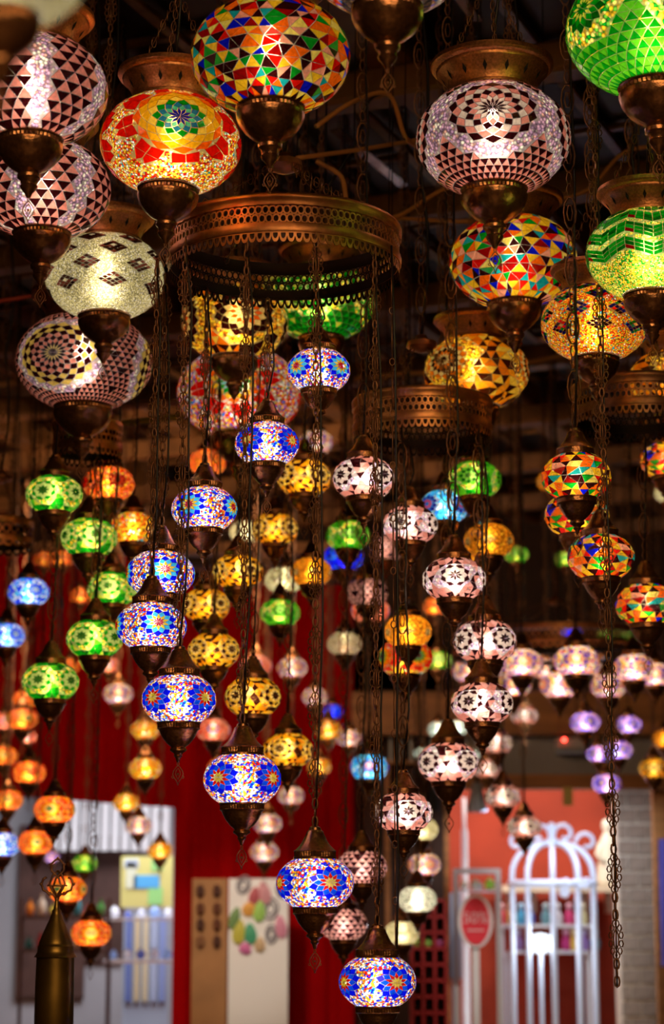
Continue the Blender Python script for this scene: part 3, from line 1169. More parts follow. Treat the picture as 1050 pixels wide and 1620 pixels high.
rb = random.Random(3)
k = -9
while k < 12:      # heavy joists
    bar('ceiling_joist', Vector((0, 5.2, 0)) + DB * (k * .85), DA, .13, .12, CZ + .10, WOODC)
    k += 1
for k in range(-10, 14):
    bar('cross_joist', Vector((0, 5.2, 0)) + DA * (k * 1.0 - .55), DB, .10, .09, CZ + .0, WOODC)
for k in range(-22, 34):   # thin laths under and over
    o = rb.uniform(-.08, .08)
    bar('ceiling_lath', Vector((0, 5.2, 0)) + DB * (k * .34 + o), DA, .035, .02, CZ + .175 + rb.uniform(0, .04), LATHM)
for k in range(-26, 40):
    o = rb.uniform(-.1, .1)
    bar('ceiling_lath', Vector((0, 5.2, 0)) + DA * (k * .38 + o), DB, .028, .018, CZ + .21, LATHM)
for k in range(70):        # foil strips that catch the lamps
    p = Vector((rb.uniform(-2.6, 2.8), rb.uniform(4.2, 14), 0))
    L = rb.uniform(.25, .7)
    mb = MB()
    mb.box((0, 0, 0), (L, .035, .006))
    o = mb.obj('foil_strip', SHINE, ceil)
    o.location = Vector((p.x, p.y, CZ + .155)) - ceil.location
    o.rotation_euler = (rb.uniform(-.35, .35), rb.uniform(-.05, .05), math.atan2(DA.y, DA.x) + rb.uniform(-.06, .06))


# ---- orange flex slung under the joists
def flex(pts, label, r=.006, mat=WIRE, group=None):
    P = [Vector(at(x, y, Y)[0]) for x, y, Y in pts]
    # catmull-rom
    out = []
    for i in range(len(P) - 1):
        a, b, c, d = P[max(i - 1, 0)], P[i], P[i + 1], P[min(i + 2, len(P) - 1)]
        for s in range(6):
            t = s / 6
            out.append(.5 * ((2 * b) + (c - a) * t + (2 * a - 5 * b + 4 * c - d) * t * t + (3 * b - a - 3 * c + d) * t ** 3))
    out.append(P[-1])
    mb = MB()
    mb.tube(out, r, 6)
    o = mb.obj('hanging_cable', mat, None, True)
    tag(o, label, 'cable', group)
    for q in (P[0], P[len(P) // 2], P[-1]):
        mb = MB()
        mb.tube([q, Vector((q.x + .01, q.y + .01, CEIL_TOP))], .0014, 4)
        mb.obj('tie_wire', CABLE, o)


flex([(470, 250, 4.7), (560, 238, 4.9), (640, 225, 5.1), (700, 215, 5.2)], 'orange cable running level under the joist behind the multicoloured mosaic lamp')
flex([(500, 200, 4.6), (560, 160, 4.7), (615, 150, 4.8), (640, 215, 4.9), (665, 235, 5.0)], 'orange cable looping over a hook beside the big multicoloured globe')
flex([(606, 146, 4.9), (580, 165, 4.95), (560, 230, 4.95), (515, 300, 4.95)], 'thin dark cable dropping from the hook towards the large ring', .004, CABLE)
flex([(500, 255, 4.9), (540, 280, 4.9), (555, 330, 4.9), (620, 345, 5.0), (700, 300, 5.1), (760, 285, 5.1)], 'orange cable sagging between the large ring and the pink lamp')
flex([(615, 345, 5.2), (680, 348, 5.3), (745, 350, 5.3), (800, 340, 5.4)], 'orange cable running flat behind the neck of the pink lamp')
flex([(-40, 482, 5.6), (40, 470, 5.6), (100, 460, 5.6), (180, 462, 5.7)], 'red cable crossing the dark ceiling beside the cream globe', .006, solid('red_flex', (.5, .05, .02), .45))
flex([(180, 672, 6.5), (260, 662, 6.4), (330, 655, 6.5), (420, 650, 6.5)], 'yellow rod-like cable crossing behind the large ring chains', .011, solid('yellow_rod', (.42, .30, .02), .5))
flex([(560, 600, 7.0), (650, 590, 7.0), (760, 588, 7.0), (900, 560, 7.2)], 'orange cable passing behind the amber rosette globe', .009)
flex([(860, 320, 5.4), (930, 300, 5.5), (990, 240, 5.6), (1080, 230, 5.6)], 'orange cable leading to the flared holder of the green zigzag globe')


# ---- red curtains across the hall
def curtain(name, x0, x1, ztop, zbot0, zbot1, Y, folds, label, group=None, amp=.035):
    mb = MB()
    nx = int(folds * 12)
    nz = 10
    vs = []
    for j in range(nz + 1):
        for i in range(nx + 1):
            t = i / nx
            x = x0 + (x1 - x0) * t
            zb = zbot0 + (zbot1 - zbot0) * t
            z = ztop + (zb - ztop) * j / nz
            ph = t * folds * 2 * PI
            y = amp * (.35 + .65 * j / nz) * (math.sin(ph) + .35 * math.sin(2.3 * ph + 1))
            vs.append((x, Y + y, z))
    fs = []
    for j in range(nz):
        for i in range(nx):
            a = j * (nx + 1) + i
            fs.append((a, a + nx + 1, a + nx + 2, a + 1))
    b = len(vs)
    vs += [(x, y + .012, z) for x, y, z in vs]
    fs += [tuple(q + b for q in f[::-1]) for f in fs]
    mb.add(vs, fs)
    o = mb.obj(name, REDCLOTH, None, True)
    tag(o, label, 'curtain', group)
    return o


YC = 12.4
mC = YC / F / 1.0


def xw(px, Y):
    return at(px, 1400, Y)[0].x


def zw(py, Y):
    return at(525, py, Y)[0].z


curtain('red_curtain', X0 + .05, xw(276, YC), zw(878, YC), zw(1225, YC), zw(1278, YC), YC, 11, 'deep red velvet curtain hanging over the bright passage opening, green lamps in front')
curtain('red_curtain', xw(274, YC + .1), xw(560, YC + .1), zw(925, YC + .1), .03, .03, YC + .1, 6, 'deep red floor-length curtain behind the blue mosaic lamps')
# a wall above the curtains up to the ceiling, dark
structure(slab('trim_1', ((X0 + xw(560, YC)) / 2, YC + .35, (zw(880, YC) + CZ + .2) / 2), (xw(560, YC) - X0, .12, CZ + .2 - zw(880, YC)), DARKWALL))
structure(slab('trim_2', ((X0 + xw(560, YC)) / 2, YC + .02, zw(868, YC)), (xw(560, YC) - X0, .10, .07), BRWOOD))

# ---- passage behind the curtain: pale walls with an arch, posters
YP = 16.0
pas = structure(slab('wall_passage', (xw(100, YP), YP, 1.6), (3.2, .1, 3.2), PASSW))
PASSDK = solid('passage_dark_panel', (.10, .045, .035), .6, 0, .3, 6)
mb = MB()
for (x0, x1, y0, y1, m_) in []:
    pass
slab('brown_panel', (xw(168, YP) - pas.location.x, -.08, zw(1420, YP) - pas.location.z), ((60) * YP / F, .05, (190) * YP / F), PASSDK, 0, pas)
slab('grey_panel', (xw(205, YP) - pas.location.x, -.075, zw(1335, YP) - pas.location.z), ((40) * YP / F, .05, (150) * YP / F), solid('mid_grey_paint', (.25, .25, .27), .7), 0, pas)  # panel in a darker grey than the passage wall
slab('brown_panel', (xw(85, YP) - pas.location.x, -.08, zw(1440, YP) - pas.location.z), ((104) * YP / F, .05, (260) * YP / F), PASSDK, 0, pas)
# vertical pleats of a white blind at the top of the passage
for i in range(13):
    o = slab('blind_pleat', (xw(68 + i * 16, YP - .3), YP - .3, zw(1285, YP - .3)), (.055, .02, .55), WHITEP, .35)
    if i == 0:
        blind = thing('vertical_blind', (xw(160, YP - .3), YP - .3, zw(1285, YP - .3)), 'white vertical blind hanging in the bright passage behind the red curtain', 'blind')
        slab('head_rail', (0, 0, .29), (1.15, .05, .04), WHITEP, 0, blind)
        for x_ in (-.4, .4):
            slab('hanger', (x_, 0, (CEIL_TOP - blind.location.z + .29) / 2), (.015, .015, CEIL_TOP - blind.location.z - .29), WHITEP, 0, blind)
    o.parent = blind
    o.location = o.location - blind.location


def flatm(name, c, rough=.6):
    return solid(name, c, rough)


# poster: yellow ground with pale blue and green blocks
YQ = 14.6
po = slab('poster', (xw(232, YQ), YQ, zw(1395, YQ)), (80 * YQ / F, .02, 78 * YQ / F), flatm('poster_yellow', (.72, .66, .22)))
tag(po, 'yellow poster with blue and green blocks seen through the passage opening', 'poster')
for (dx, dz, w_, h_, c) in ((0, 0, 40, 20, (.10, .45, .85)), (14, -22, 22, 26, (.35, .75, .25)), (16, 26, 18, 18, (.35, .75, .25)), (-24, 10, 16, 40, (.75, .78, .6)), (-24, 28, 22, 14, (.6, .7, .85))):
    slab('colour_block', (dx * YQ / F, -.014, dz * YQ / F), (w_ * YQ / F, .006, h_ * YQ / F), flatm('poster_ink', c), 0, po)
slab('poster_board', (0, .03, -.75), (70 * YQ / F, .03, 1.1), flatm('blue_grey_board', (.45, .55, .72)), 0, po)
for i, c in enumerate(((.15, .22, .6), (.75, .62, .38), (.78, .68, .45), (.5, .6, .85), (.3, .4, .8))):
    slab('hanging_strip', ((-26 + i * 13) * YQ / F, .0, -.50), (.035, .015, .55), flatm('strip_cloth', c), 0, po)
# floor post so the poster board stands
slab('stand_post', (-.1, .05, -(po.location.z) / 2 - .2), (.04, .04, po.location.z - .4), PASSDK, 0, po)
slab('stand_post', (.1, .05, -(po.location.z) / 2 - .2), (.04, .04, po.location.z - .4), PASSDK, 0, po)

# small glass baubles / goods glinting on a rack in the passage
rk = thing('goods_rack', (xw(225, 13.9), 13.9, 0), 'rack of glinting blue and white trinkets seen in the passage under the poster', 'rack')
rz_ = zw(1480, 13.9)
for x in (-.2, .22):
    slab('upright', (x, 0, rz_ / 2 + .05), (.02, .02, rz_ + .1), PASSDK, 0, rk)
slab('shelf', (0, 0, rz_ - .16), (.46, .2, .02), WHITEP, 0, rk)
slab('shelf', (0, 0, rz_ + .10), (.46, .2, .015), WHITEP, 0, rk)
rr_ = random.Random(5)
for i in range(10):
    r_ = rr_.uniform(.018, .034)
    zz = (rz_ - .1485) if i < 5 else (rz_ + .109)
    mb = MB()
    mb.ball((0, 0, r_), r_, 12, 8)
    mb.lathe([(r_ * .3, 2 * r_ * .98), (r_ * .3, 2 * r_ + .008), (0, 2 * r_ + .009)], 8)
    c_ = [(.3, .5, .95), (.85, .9, 1), (.1, .15, .6), (.7, .75, .9)][i % 4]
    o = mb.obj('glass_bauble', solid('bauble_glass', c_, .1), None, True)
    o.location = (xw(225, 13.9) - .17 + (i % 5) * .085, 13.9 - .03, zz)
    tag(o, ['blue', 'bluish white', 'navy', 'pale grey'][i % 4] + ' glass bauble, %s on the %s shelf of the passage rack' % (['first', 'second', 'third', 'fourth', 'fifth'][i % 5], 'lower' if i < 5 else 'upper'), 'bauble', 'baubles on the passage rack')

rk = thing('goods_rack', (xw(105, 13.6), 13.6, 0), 'dark rack of coloured bottles and jars in the passage behind the orange lamps', 'rack')
for x in (-.27, .27):
    slab('upright', (x, 0, .85), (.02, .02, 1.7), PASSDK, 0, rk)
for q_, z_ in enumerate((zw(1500, 13.6), zw(1448, 13.6))):
    slab('shelf', (0, 0, z_ - .012), (.54, .16, .02), PASSDK, 0, rk)
    for i in range(7):
        c_, nm_ = [((.05, .35, .45), 'teal'), ((.75, .6, .05), 'yellow'), ((.8, .25, .03), 'orange'), ((.6, .04, .05), 'red'), ((.2, .12, .5), 'violet'), ((.8, .7, .55), 'cream'), ((.1, .4, .1), 'green')][(i * 3 + q_ * 2) % 7]
        mb = MB()
        h_ = .07 + .03 * ((i + q_) % 3)
        mb.lathe([(0, 0), (.022, 0), (.026, h_ * .25), (.024, h_ * .6), (.009, h_ * .8), (.009, h_ * .96), (.013, h_), (0, h_)], 12)
        o = mb.obj('glass_bottle', solid('bottle_glass', c_, .15), None, True)
        o.location = (xw(105, 13.6) - .22 + i * .073, 13.58, z_ - .001)
        tag(o, '%s bottle, number %s along the %s shelf of the dark passage rack' % (nm_, ('one', 'two', 'three', 'four', 'five', 'six', 'seven')[i], ('lower', 'upper')[q_]), 'bottle', 'bottles on the dark passage rack')

# ---- display boards against the curtain, with slippers and paper leaves
YB = 11.9
mB = YB / F
CARD = solid('brown_card', (.42, .20, .07), .7, 0, .2, 5)
b1 = slab('display_board', (xw(332, YB), YB, zw(1390, YB) / 2), (54 * mB, .03, zw(1390, YB)), CARD)
tag(b1, 'brown board with dark slippers hung in pairs, against the red curtain', 'display board')
b2 = slab('display_board', (xw(409, YB), YB, zw(1390, YB) / 2), (92 * mB, .03, zw(1390, YB)), flatm('board_white', (.98, .96, .92)))
tag(b2, 'white board covered with coloured and grey leaf-shaped ornaments', 'display board')


def leaf(px, py, wp, hp, col, label, hollow=False, group='ornaments on the white board', cat='ornament', rot=0.0, name='leaf_ornament'):
    c = at(px, py, YB - .023)[0]
    mb = MB()
    w_, h_ = wp * mB * .68, hp * mB * .62
    if hollow:
        for s_ in (1, .55):
            mb.ell((0, 0, 0), w_ * s_, h_ * s_, .006, 14, 4)
    else:
        n = 16
        vs = []
        for s_ in (-1, 1):
            for i in range(n):
                a = 2 * PI * i / n
                x = w_ * math.sin(a) * (1 - .25 * math.cos(a))
                z = h_ * math.cos(a)
                vs.append((x, s_ * .008, z))
        vs += [(0, -.02, 0)]
        fs = [(i, (i + 1) % n, 2 * n) for i in range(n)] + [tuple(range(2 * n - 1, n - 1, -1))] + [(i, n + i, n + (i + 1) % n, (i + 1) % n) for i in range(n)]
        mb.add(vs, fs)
    o = mb.obj(name, flatm('ornament_paint', col), None)
    o.location = c
    o.rotation_euler = (0, rot, 0)
    tag(o, label, cat, group)


GRY = (.35, .33, .36)
for (x, y, w_, h_, c, lb, ho, ro) in (
    (385, 1400, 14, 22, GRY, 'grey leaf loop at the top corner of the white board', True, .3),
    (402, 1418, 12, 24, (.55, .12, .14), 'dark red leaf ornament near the top of the white board', False, .2),
    (418, 1412, 14, 28, (.75, .35, .38), 'rose pink leaf ornament near the top of the white board', False, -.2),
    (394, 1437, 14, 20, (.85, .42, .08), 'orange leaf ornament on the white board', False, .5),
    (410, 1441, 14, 26, (.40, .72, .15), 'bright green leaf ornament in the middle of the white board', False, .1),
    (428, 1438, 16, 26, GRY, 'large grey leaf loop beside the bright green leaf', True, .2),
    (371, 1452, 12, 28, (.20, .35, .12), 'dark green leaf ornament at the edge of the white board', False, .3),
    (378, 1474, 14, 30, (.62, .58, .08), 'olive yellow leaf ornament low on the white board', False, .15),
    (396, 1477, 14, 26, (.08, .42, .22), 'deep green leaf ornament low on the white board', False, -.1),
    (429, 1478, 12, 22, GRY, 'small grey leaf loop low on the white board', True, .0),
    (444, 1466, 13, 28, (.80, .32, .45), 'pink leaf ornament at the edge of the white board', False, -.15),
    (411, 1494, 12, 18, (.70, .50, .28), 'tan leaf ornament at the bottom of the white board', False, .1),
    (388, 1500, 14, 14, (.75, .20, .45), 'magenta leaf ornament at the bottom of the white board', False, .3),
    (446, 1408, 12, 18, GRY, 'grey leaf loop at the far top corner of the white board', True, -.3)):
    leaf(x, y, w_, h_, c, lb, ho, rot=ro)
for q_, (x, y) in enumerate(((317, 1410), (343, 1410), (317, 1438), (343, 1438), (317, 1463), (343, 1463), (317, 1490), (343, 1490))):
    c = at(x, y, YB - .030)[0]
    mb = MB()
    mb.ball((0, 0, 0), .035, 10, 6, (.65, .5, 1.0))
    mb.ball((0, -.015, .022), .018, 8, 5, (.9, .6, .8))
    o = mb.obj('slipper', flatm('slipper_leather', rr_.choice([(.10, .035, .02), (.16, .05, .02), (.28, .12, .05)])), None, True)
    o.location = c
    tag(o, '%s slipper of the %s pair on the brown board' % (('left-hand', 'right-hand')[q_ % 2], ('top', 'second', 'third', 'lowest')[q_ // 2]), 'slipper', 'slippers on the brown board')

# ---- right-hand end of the hall: beam, grey fascia, terracotta room
YM = 12.6
mM = YM / F
structure(slab('wall_middle', ((xw(548, YM) + xw(705, YM)) / 2, YM + .1, zw(1100, YM) / 2 + .2), (xw(705, YM) - xw(548, YM), .1, zw(1100, YM) + .4), DARKWALL))
structure(slab('beam', ((xw(556, YM) + X1) / 2, YM - .1, zw(1133, YM)), (X1 - xw(556, YM), .22, 66 * mM), BRWOOD))
structure(slab('trim_3', ((xw(700, YM) + X1) / 2, YM + .02, zw(1196, YM)), (X1 - xw(700, YM), .14, 58 * mM), GREYP))
structure(slab('trim_4', ((xw(690, YM) + X1) / 2, YM - .02, zw(1238, YM)), (X1 - xw(690, YM), .16, 22 * mM), BRWOOD))
structure(slab('trim_5', ((xw(548, YM) + X1) / 2, YM + .1, (zw(1090, YM) + CZ + .2) / 2), (X1 - xw(548, YM), .1, CZ + .2 - zw(1090, YM)), DARKWALL))
# air conditioner with its red light
ac = thing('air_conditioner', (xw(905, YM - .15), YM - .15, zw(1180, YM - .15)), 'white wall air conditioner with a small red light on the grey fascia', 'air conditioner')
slab('body', (0, 0, 0), (44 * mM, .12, 24 * mM), flatm('ac_plastic', (.50, .49, .47)), 0, ac, .01)
slab('outlet_flap', (0, -.062, -.025), (38 * mM, .01, .018), flatm('ac_flap', (.25, .25, .25)), 0, ac)
m_, nt_, out_ = newmat('red_led')
e_ = nt_.nodes.new('ShaderNodeEmission'); e_.inputs[0].default_value = (1, .05, .03, 1); e_.inputs[1].default_value = 14
nt_.links.new(e_.outputs[0], out_.inputs[0])
mb = MB(); mb.ball((0, 0, 0), .010, 8, 6)
o = mb.obj('red_indicator', m_, ac); o.location = (-.035, -.065, .03); o['label'] = 'glowing red indicator light'
# louvred shutter panels left of the fascia (black and white vertical stripes)
sh = thing('slatted_screen', (xw(660, YM - .05), YM - .05, 0), 'black and white slatted screen beside the pale lamp cluster', 'screen')
for i in range(11):
    slab('slat', ((i - 5) * .026 * 1.15, 0, zw(1175, YM)), (.018, .012, 60 * mM), flatm('slat_pale', (.5, .5, .48)) if i % 2 == 0 else BLACK, 0, sh)
slab('screen_frame', (0, .02, zw(1205, YM)), (.36, .02, .03), BRWOOD, 0, sh)
slab('screen_frame', (0, .02, zw(1145, YM)), (.36, .02, .03), BRWOOD, 0, sh)
slab('screen_leg', (-.17, .02, zw(1205, YM) / 2), (.03, .03, zw(1205, YM)), BRWOOD, 0, sh)
slab('screen_leg', (.17, .02, zw(1205, YM) / 2), (.03, .03, zw(1205, YM)), BRWOOD, 0, sh)

YR = 15.4
mR = YR / F
structure(slab('wall_right_back', (xw(860, YR), YR + .05, 1.6), (420 * mR, .1, 3.2), REDWALL))
structure(slab('wall_recess', (xw(700, 14) - .18, 14.0, 1.6), (.08, 2.7, 3.2), REDWALL))

# grey block pillar: every block its own object
YK = 13.0
mK = YK / F
px0, px1 = 978, 1040
col = structure(slab('brick_pillar', (xw((px0 + px1) / 2, YK), YK + .12, zw(1225, YK) / 2), ((px1 - px0) * mK, .22, zw(1225, YK)), MORTAR))
bh = 24.5 * mK
bw = 31 * mK
_bm = {}
zt = zw(1228, YK)
r = 0
while zt - (r + 1) * bh > .0:
    zc = zt - (r + .5) * bh
    x = px0 * 1.0
    edges = [0, 1, 2] if r % 2 == 0 else [0, .5, 1.5, 2]
    for a_, b_ in zip(edges[:-1], edges[1:]):
        wd = (b_ - a_) * bw - .012
        key = round(wd, 4)
        if key not in _bm:
            mb = MB(); mb.box((0, 0, 0), (wd, .03, bh - .014), bev=.003)
            _bm[key] = mb.mesh('brick', GREYB)
        o = link('brick', _bm[key], col)
        o.location = Vector((xw(px0, YK) + ((a_ + b_) / 2) * bw, YK + .0085 +  (r * 7 % 5) * .0006, zc)) - col.location
    r += 1
    if r > 60: break
slab('brown_post', (xw(1046, YK - .3), YK - .3, 1.25), (22 * mK, .09, 2.5), BRWOOD)
bpst = bpy.data.objects['brown_post']; structure(bpst); bpst.name = 'pillar_1'
shawl = MB()
vs = []; nzz = 12; nxx = 8
for j in range(nzz + 1):
    for i in range(nxx + 1):
        vs.append((i * .016, .012 * math.sin(i * 1.9 + j * .2), -j * .06))
b_ = len(vs)
fs = [(j * 9 + i, (j + 1) * 9 + i, (j + 1) * 9 + i + 1, j * 9 + i + 1) for j in range(nzz) for i in range(nxx)]
vs2 = vs + [(x, y + .006, z) for x, y, z in vs]
shawl.add(vs2, fs + [tuple(q + b_ for q in f[::-1]) for f in fs])
o = shawl.obj('hanging_shawl', flatm('violet_blue_cloth', (.10, .08, .42)), None, True)
o.location = at(1041, 1327, YK - .37)[0]
tag(o, 'violet blue shawl hanging on the brown post beside the grey block pillar', 'shawl')

# ---- white birdcage arbour in the terracotta room, shelf, toys, statue
YG = 12.9
mG = YG / F
cage = thing('birdcage_display', (xw(874, YG), YG, 0), 'white metal birdcage-shaped display with curved ribs and scrolls on top', 'display stand')
CR = 66 * mG
zs = zw(1385, YG)          # spring line of the dome
zt = zw(1333, YG)          # crown
nb = 10
WB = solid('white_enamel', (.80, .86, 1.0), .3)
for k in range(nb):
    a = 2 * PI * (k + .35) / nb
    pts = [(CR * math.cos(a), CR * math.sin(a), .0), (CR * math.cos(a), CR * math.sin(a), zs * .5), (CR * math.cos(a), CR * math.sin(a), zs)]
    for q in range(1, 8):
        t = q / 7 * PI / 2
        rr = CR * (math.cos(t) ** .8)
        pts.append((rr * math.cos(a), rr * math.sin(a), zs + (zt - zs) * math.sin(t)))
    mb = MB(); mb.tube(pts, .016, 6)
    mb.obj('cage_bar', WB, cage, True)
for z_, nm in ((zw(1398, YG), 'hoop'), (.75, 'hoop'), (.15, 'hoop')):
    mb = MB(); mb.tube([(CR * math.cos(t * PI / 16), CR * math.sin(t * PI / 16), z_) for t in range(32)], .02, 6, True)
    mb.obj(nm, WB, cage, True)
for s_ in (-1, 1):
    for ph in (0, 1):
        mb = MB()
        pts = []
        for q in range(22):
            t = q / 21 * 3.4 * PI / 2
            r_ = .065 * (1 - q / 30)
            pts.append((s_ * (.075 + ph * .13 - r_ * math.cos(t)), 0, zt + .05 - ph * .05 + r_ * math.sin(t)))
        mb.tube(pts, .013, 5)
        mb.obj('scroll', WB, cage, True)
mb = MB(); mb.lathe([(0, zt + .12), (.02, zt + .11), (.03, zt + .07), (.02, zt + .03), (.06, zt), (.06, zt - .02), (0, zt - .02)], 12)
mb.obj('finial', WB, cage, True)
mb = MB(); mb.lathe([(0, .12), (CR, .12), (CR, .09), (0, .09)], 28); mb.obj('floor_plate', WB, cage)
for (px_, py_, w_) in ((893, 1400, 10), (893, 1412, 8), (925, 1398, 9)):
    q = at(px_, py_, YG - CR)[0] - cage.location
    for k in range(5):
        mb = MB(); a = k * 2 * PI / 5
        mb.ball((w_ * mG * .6 * math.cos(a), 0, w_ * mG * .6 * math.sin(a)), w_ * mG * .5, 8, 6, (1, .5, 1))
        o = mb.obj('flower_petal', WB, cage, True); o.location = q
# big white lit flower lamp low in the cage
mm, nt_, out_ = newmat('lit_shell_lamp')
e_ = nt_.nodes.new('ShaderNodeEmission'); e_.inputs[0].default_value = (.80, .90, 1, 1); e_.inputs[1].default_value = 2.2
nt_.links.new(e_.outputs[0], out_.inputs[0])
fl = thing('shell_lamp', at(855, 1492, YG - .05)[0], 'glowing white shell-shaped lamp low inside the white birdcage display', 'lamp')
mb = MB(); mb.ball((0, 0, 0), .075, 14, 8, (1, .6, .75)); mb.obj('glowing_shade', mm, fl, True)
mb = MB(); mb.lathe([(.012, -.05), (.012, -fl.location.z + .14), (.07, -fl.location.z + .13), (0, -fl.location.z + .125)], 10); mb.obj('stem', WB, fl)
l_ = bpy.data.lights.new('shell_light', 'POINT'); l_.energy = 4; l_.color = (.8, .9, 1); l_.shadow_soft_size = .1
o = link('shell_light', l_, fl); o.location = (0, -.15, 0)

YS = 14.6
mS = YS / F
SHELF = flatm('cream_shelf', (.75, .62, .45))
shf = thing('wall_shelf', (xw(885, YS), YS, zw(1406, YS)), 'long cream wall shelf on brackets behind the white birdcage', 'shelf')
slab('shelf_board', (0, 0, 0), (184 * mS, .3, .045), SHELF, 0, shf)
for px_ in (805, 845, 925, 962):
    slab('bracket', ((px_ - 885) * mS, .06, -.09), (.03, .16, .14), SHELF, 0, shf)
slab('wall_batten', (0, (YR - YS) / 2 + .05, 0), (184 * mS, YR - YS - .3, .04), SHELF, 0, shf)
st = thing('carved_figure', (xw(962, YS - .02), YS - .02, zw(1406, YS) + .0225), 'tall cream draped figure standing on the end of the cream shelf', 'statue')
mb = MB()
mb.lathe([(0, .0), (.075, .0), (.08, .03), (.07, .12), (.062, .2), (.055, .26), (.05, .30), (.028, .335), (.022, .35), (.032, .37), (.037, .395), (.03, .425), (0, .44)], 18)
mb.tube([(-.05, -.02, .27), (-.075, -.04, .2), (-.03, -.075, .15)], [.02, .017, .012], 8)
mb.tube([(.05, -.02, .27), (.075, -.04, .2), (.03, -.075, .15)], [.02, .017, .012], 8)
mb.obj('figure_body', flatm('statue_cream', (.72, .68, .55)), st, True)
TOYS = [(792, 1452, (.75, .08, .10), 'red'), (808, 1446, (.85, .55, .12), 'gold'), (823, 1450, (.10, .55, .95), 'sky blue'), (836, 1462, (.08, .18, .6), 'dark blue'),
        (862, 1450, (.15, .35, .42), 'teal'), (880, 1448, (.75, .75, .85), 'white'), (899, 1450, (.65, .05, .20), 'crimson'), (919, 1446, (.85, .80, .45), 'pale yellow'),
        (818, 1490, (.35, .22, .55), 'purple'), (893, 1492, (.75, .06, .32), 'magenta'), (905, 1490, (.95, .65, .10), 'orange yellow'), (922, 1492, (.40, .25, .70), 'lilac'),
        (939, 1490, (.05, .25, .35), 'petrol blue')]
YT = 13.55
mT = YT / F
for sz_, nm in ((1465, 'upper'), (1506, 'lower')):
    pj = 70 if nm == 'upper' else 62
    s2 = thing('toy_rack', (xw(865, YT), YT, zw(sz_, YT)), 'narrow white rack board carrying the %s row of rag dolls behind the cage' % nm, 'rack', None)
    slab('rack_board', (0, 0, 0), (150 * mT if nm == 'upper' else 120 * mT, .10, .02), WHITEP, 0, s2)
    slab('rack_post', (-pj * mT, .045, -zw(sz_, YT) / 2), (.025, .025, zw(sz_, YT)), WHITEP, 0, s2)
    slab('rack_post', (pj * mT, .045, -zw(sz_, YT) / 2), (.025, .025, zw(sz_, YT)), WHITEP, 0, s2)
for (px_, py_, c, nm) in TOYS:
    base = zw(1465, YT) + .01 if py_ < 1475 else zw(1506, YT) + .01
    t = thing('rag_doll', (xw(px_, YT), YT - .01, base), '%s rag doll on the %s rack behind the white birdcage' % (nm, 'upper' if py_ < 1475 else 'lower'), 'doll', 'rag dolls behind the birdcage')
    mb = MB(); mb.lathe([(0, 0), (.026, 0), (.03, .03), (.022, .07), (.012, .09), (0, .092)], 12); mb.obj('dress', flatm('doll_cloth', c), t, True)
    mb = MB(); mb.ball((0, 0, .108), .021, 10, 8); mb.obj('head', flatm('doll_face', tuple(min(1, .35 + .6 * q) for q in c)), t, True)
    mb = MB(); mb.tube([(-.03, -.005, .035), (-.012, 0, .08), (.012, 0, .08), (.03, -.005, .035)], .007, 5); mb.obj('sleeves', flatm('doll_cloth', c), t, True)

# slim white pole and its clip lamp
wp = thing('white_pole', (xw(735, 13.4), 13.4, 0), 'slim white pole standing beside the sign frame', 'pole')
mb = MB(); mb.lathe([(0, zw(1262, 13.4)), (.012, zw(1262, 13.4)), (.012, zw(1310, 13.4)), (.022, zw(1315, 13.4)), (.022, .02), (.10, .015), (.10, 0), (0, 0)][::-1], 12); mb.obj('pole', WHITEP, wp, True)
# white lace banner by the sign
lb = thing('lace_banner', (xw(716, 12.7), 12.7, 0), 'white lace banner beside the round red sale sign', 'banner')
slab('cloth', (0, 0, zw(1480, 12.7) + .0), (26 * 12.7 / F, .01, 130 * 12.7 / F), flatm('lace_white', (.55, .57, .66)), 0, lb)
slab('banner_stand', (0, .02, zw(1417, 12.7) / 2), (.02, .02, zw(1417, 12.7)), WHITEP, 0, lb)
# mirror/picture frame with baubles
YF = 12.5
mF = YF / F
fr = thing('standing_frame', (xw(754, YF), YF, 0), 'tall pale rectangular frame standing behind the red sale sign', 'frame')
zt_ = zw(1374, YF)
for x in (-33, 33):
    slab('side_rail', (x * mF, 0, zt_ / 2), (8 * mF, .03, zt_), flatm('frame_grey', (.55, .50, .46)), 0, fr)
slab('top_rail', (0, 0, zt_ - 4 * mF), (66 * mF - .03, .03, 8 * mF), flatm('frame_grey', (.55, .50, .46)), 0, fr)
slab('inner_shelf', (0, .03, zw(1410, YF)), (58 * mF, .08, .012), WHITEP, 0, fr)
for (px_, r_, c, nm) in ((734, .024, (.85, .8, .7), 'cream'), (752, .028, (.7, .72, .62), 'silver'), (759, .020, (.9, .95, 1), 'white'), (775, .03, (.40, .85, .08), 'lime green')):
    mb = MB(); mb.ball((0, 0, r_), r_, 12, 8); mb.lathe([(r_ * .3, 2 * r_ * .97), (r_ * .3, 2 * r_ + .008), (0, 2 * r_ + .009)], 8)
    o = mb.obj('ball_ornament', solid('ornament_gloss', c, .15), None, True)
    o.location = (xw(px_, YF), YF + .03, zw(1410, YF) + .0085)
    tag(o, '%s ball ornament on the shelf of the pale standing frame' % nm, 'ornament', 'balls in the standing frame')
# round red sale sign
YN = 12.1
mN = YN / F
sg = thing('sale_sign', (xw(751, YN), YN, 0), 'oval red sign reading 50% on a white stand', 'sign')
mb = MB()


def oval(rx, rz, y0, y1):
    m2 = MB(); n = 28
    vs = [(rx * math.cos(2 * PI * i / n), y, rz * math.sin(2 * PI * i / n)) for y in (y0, y1) for i in range(n)]
    m2.add(vs, [tuple(range(n)), tuple(range(2 * n - 1, n - 1, -1))] + [(i, n + i, n + (i + 1) % n, (i + 1) % n) for i in range(n)])
    return m2


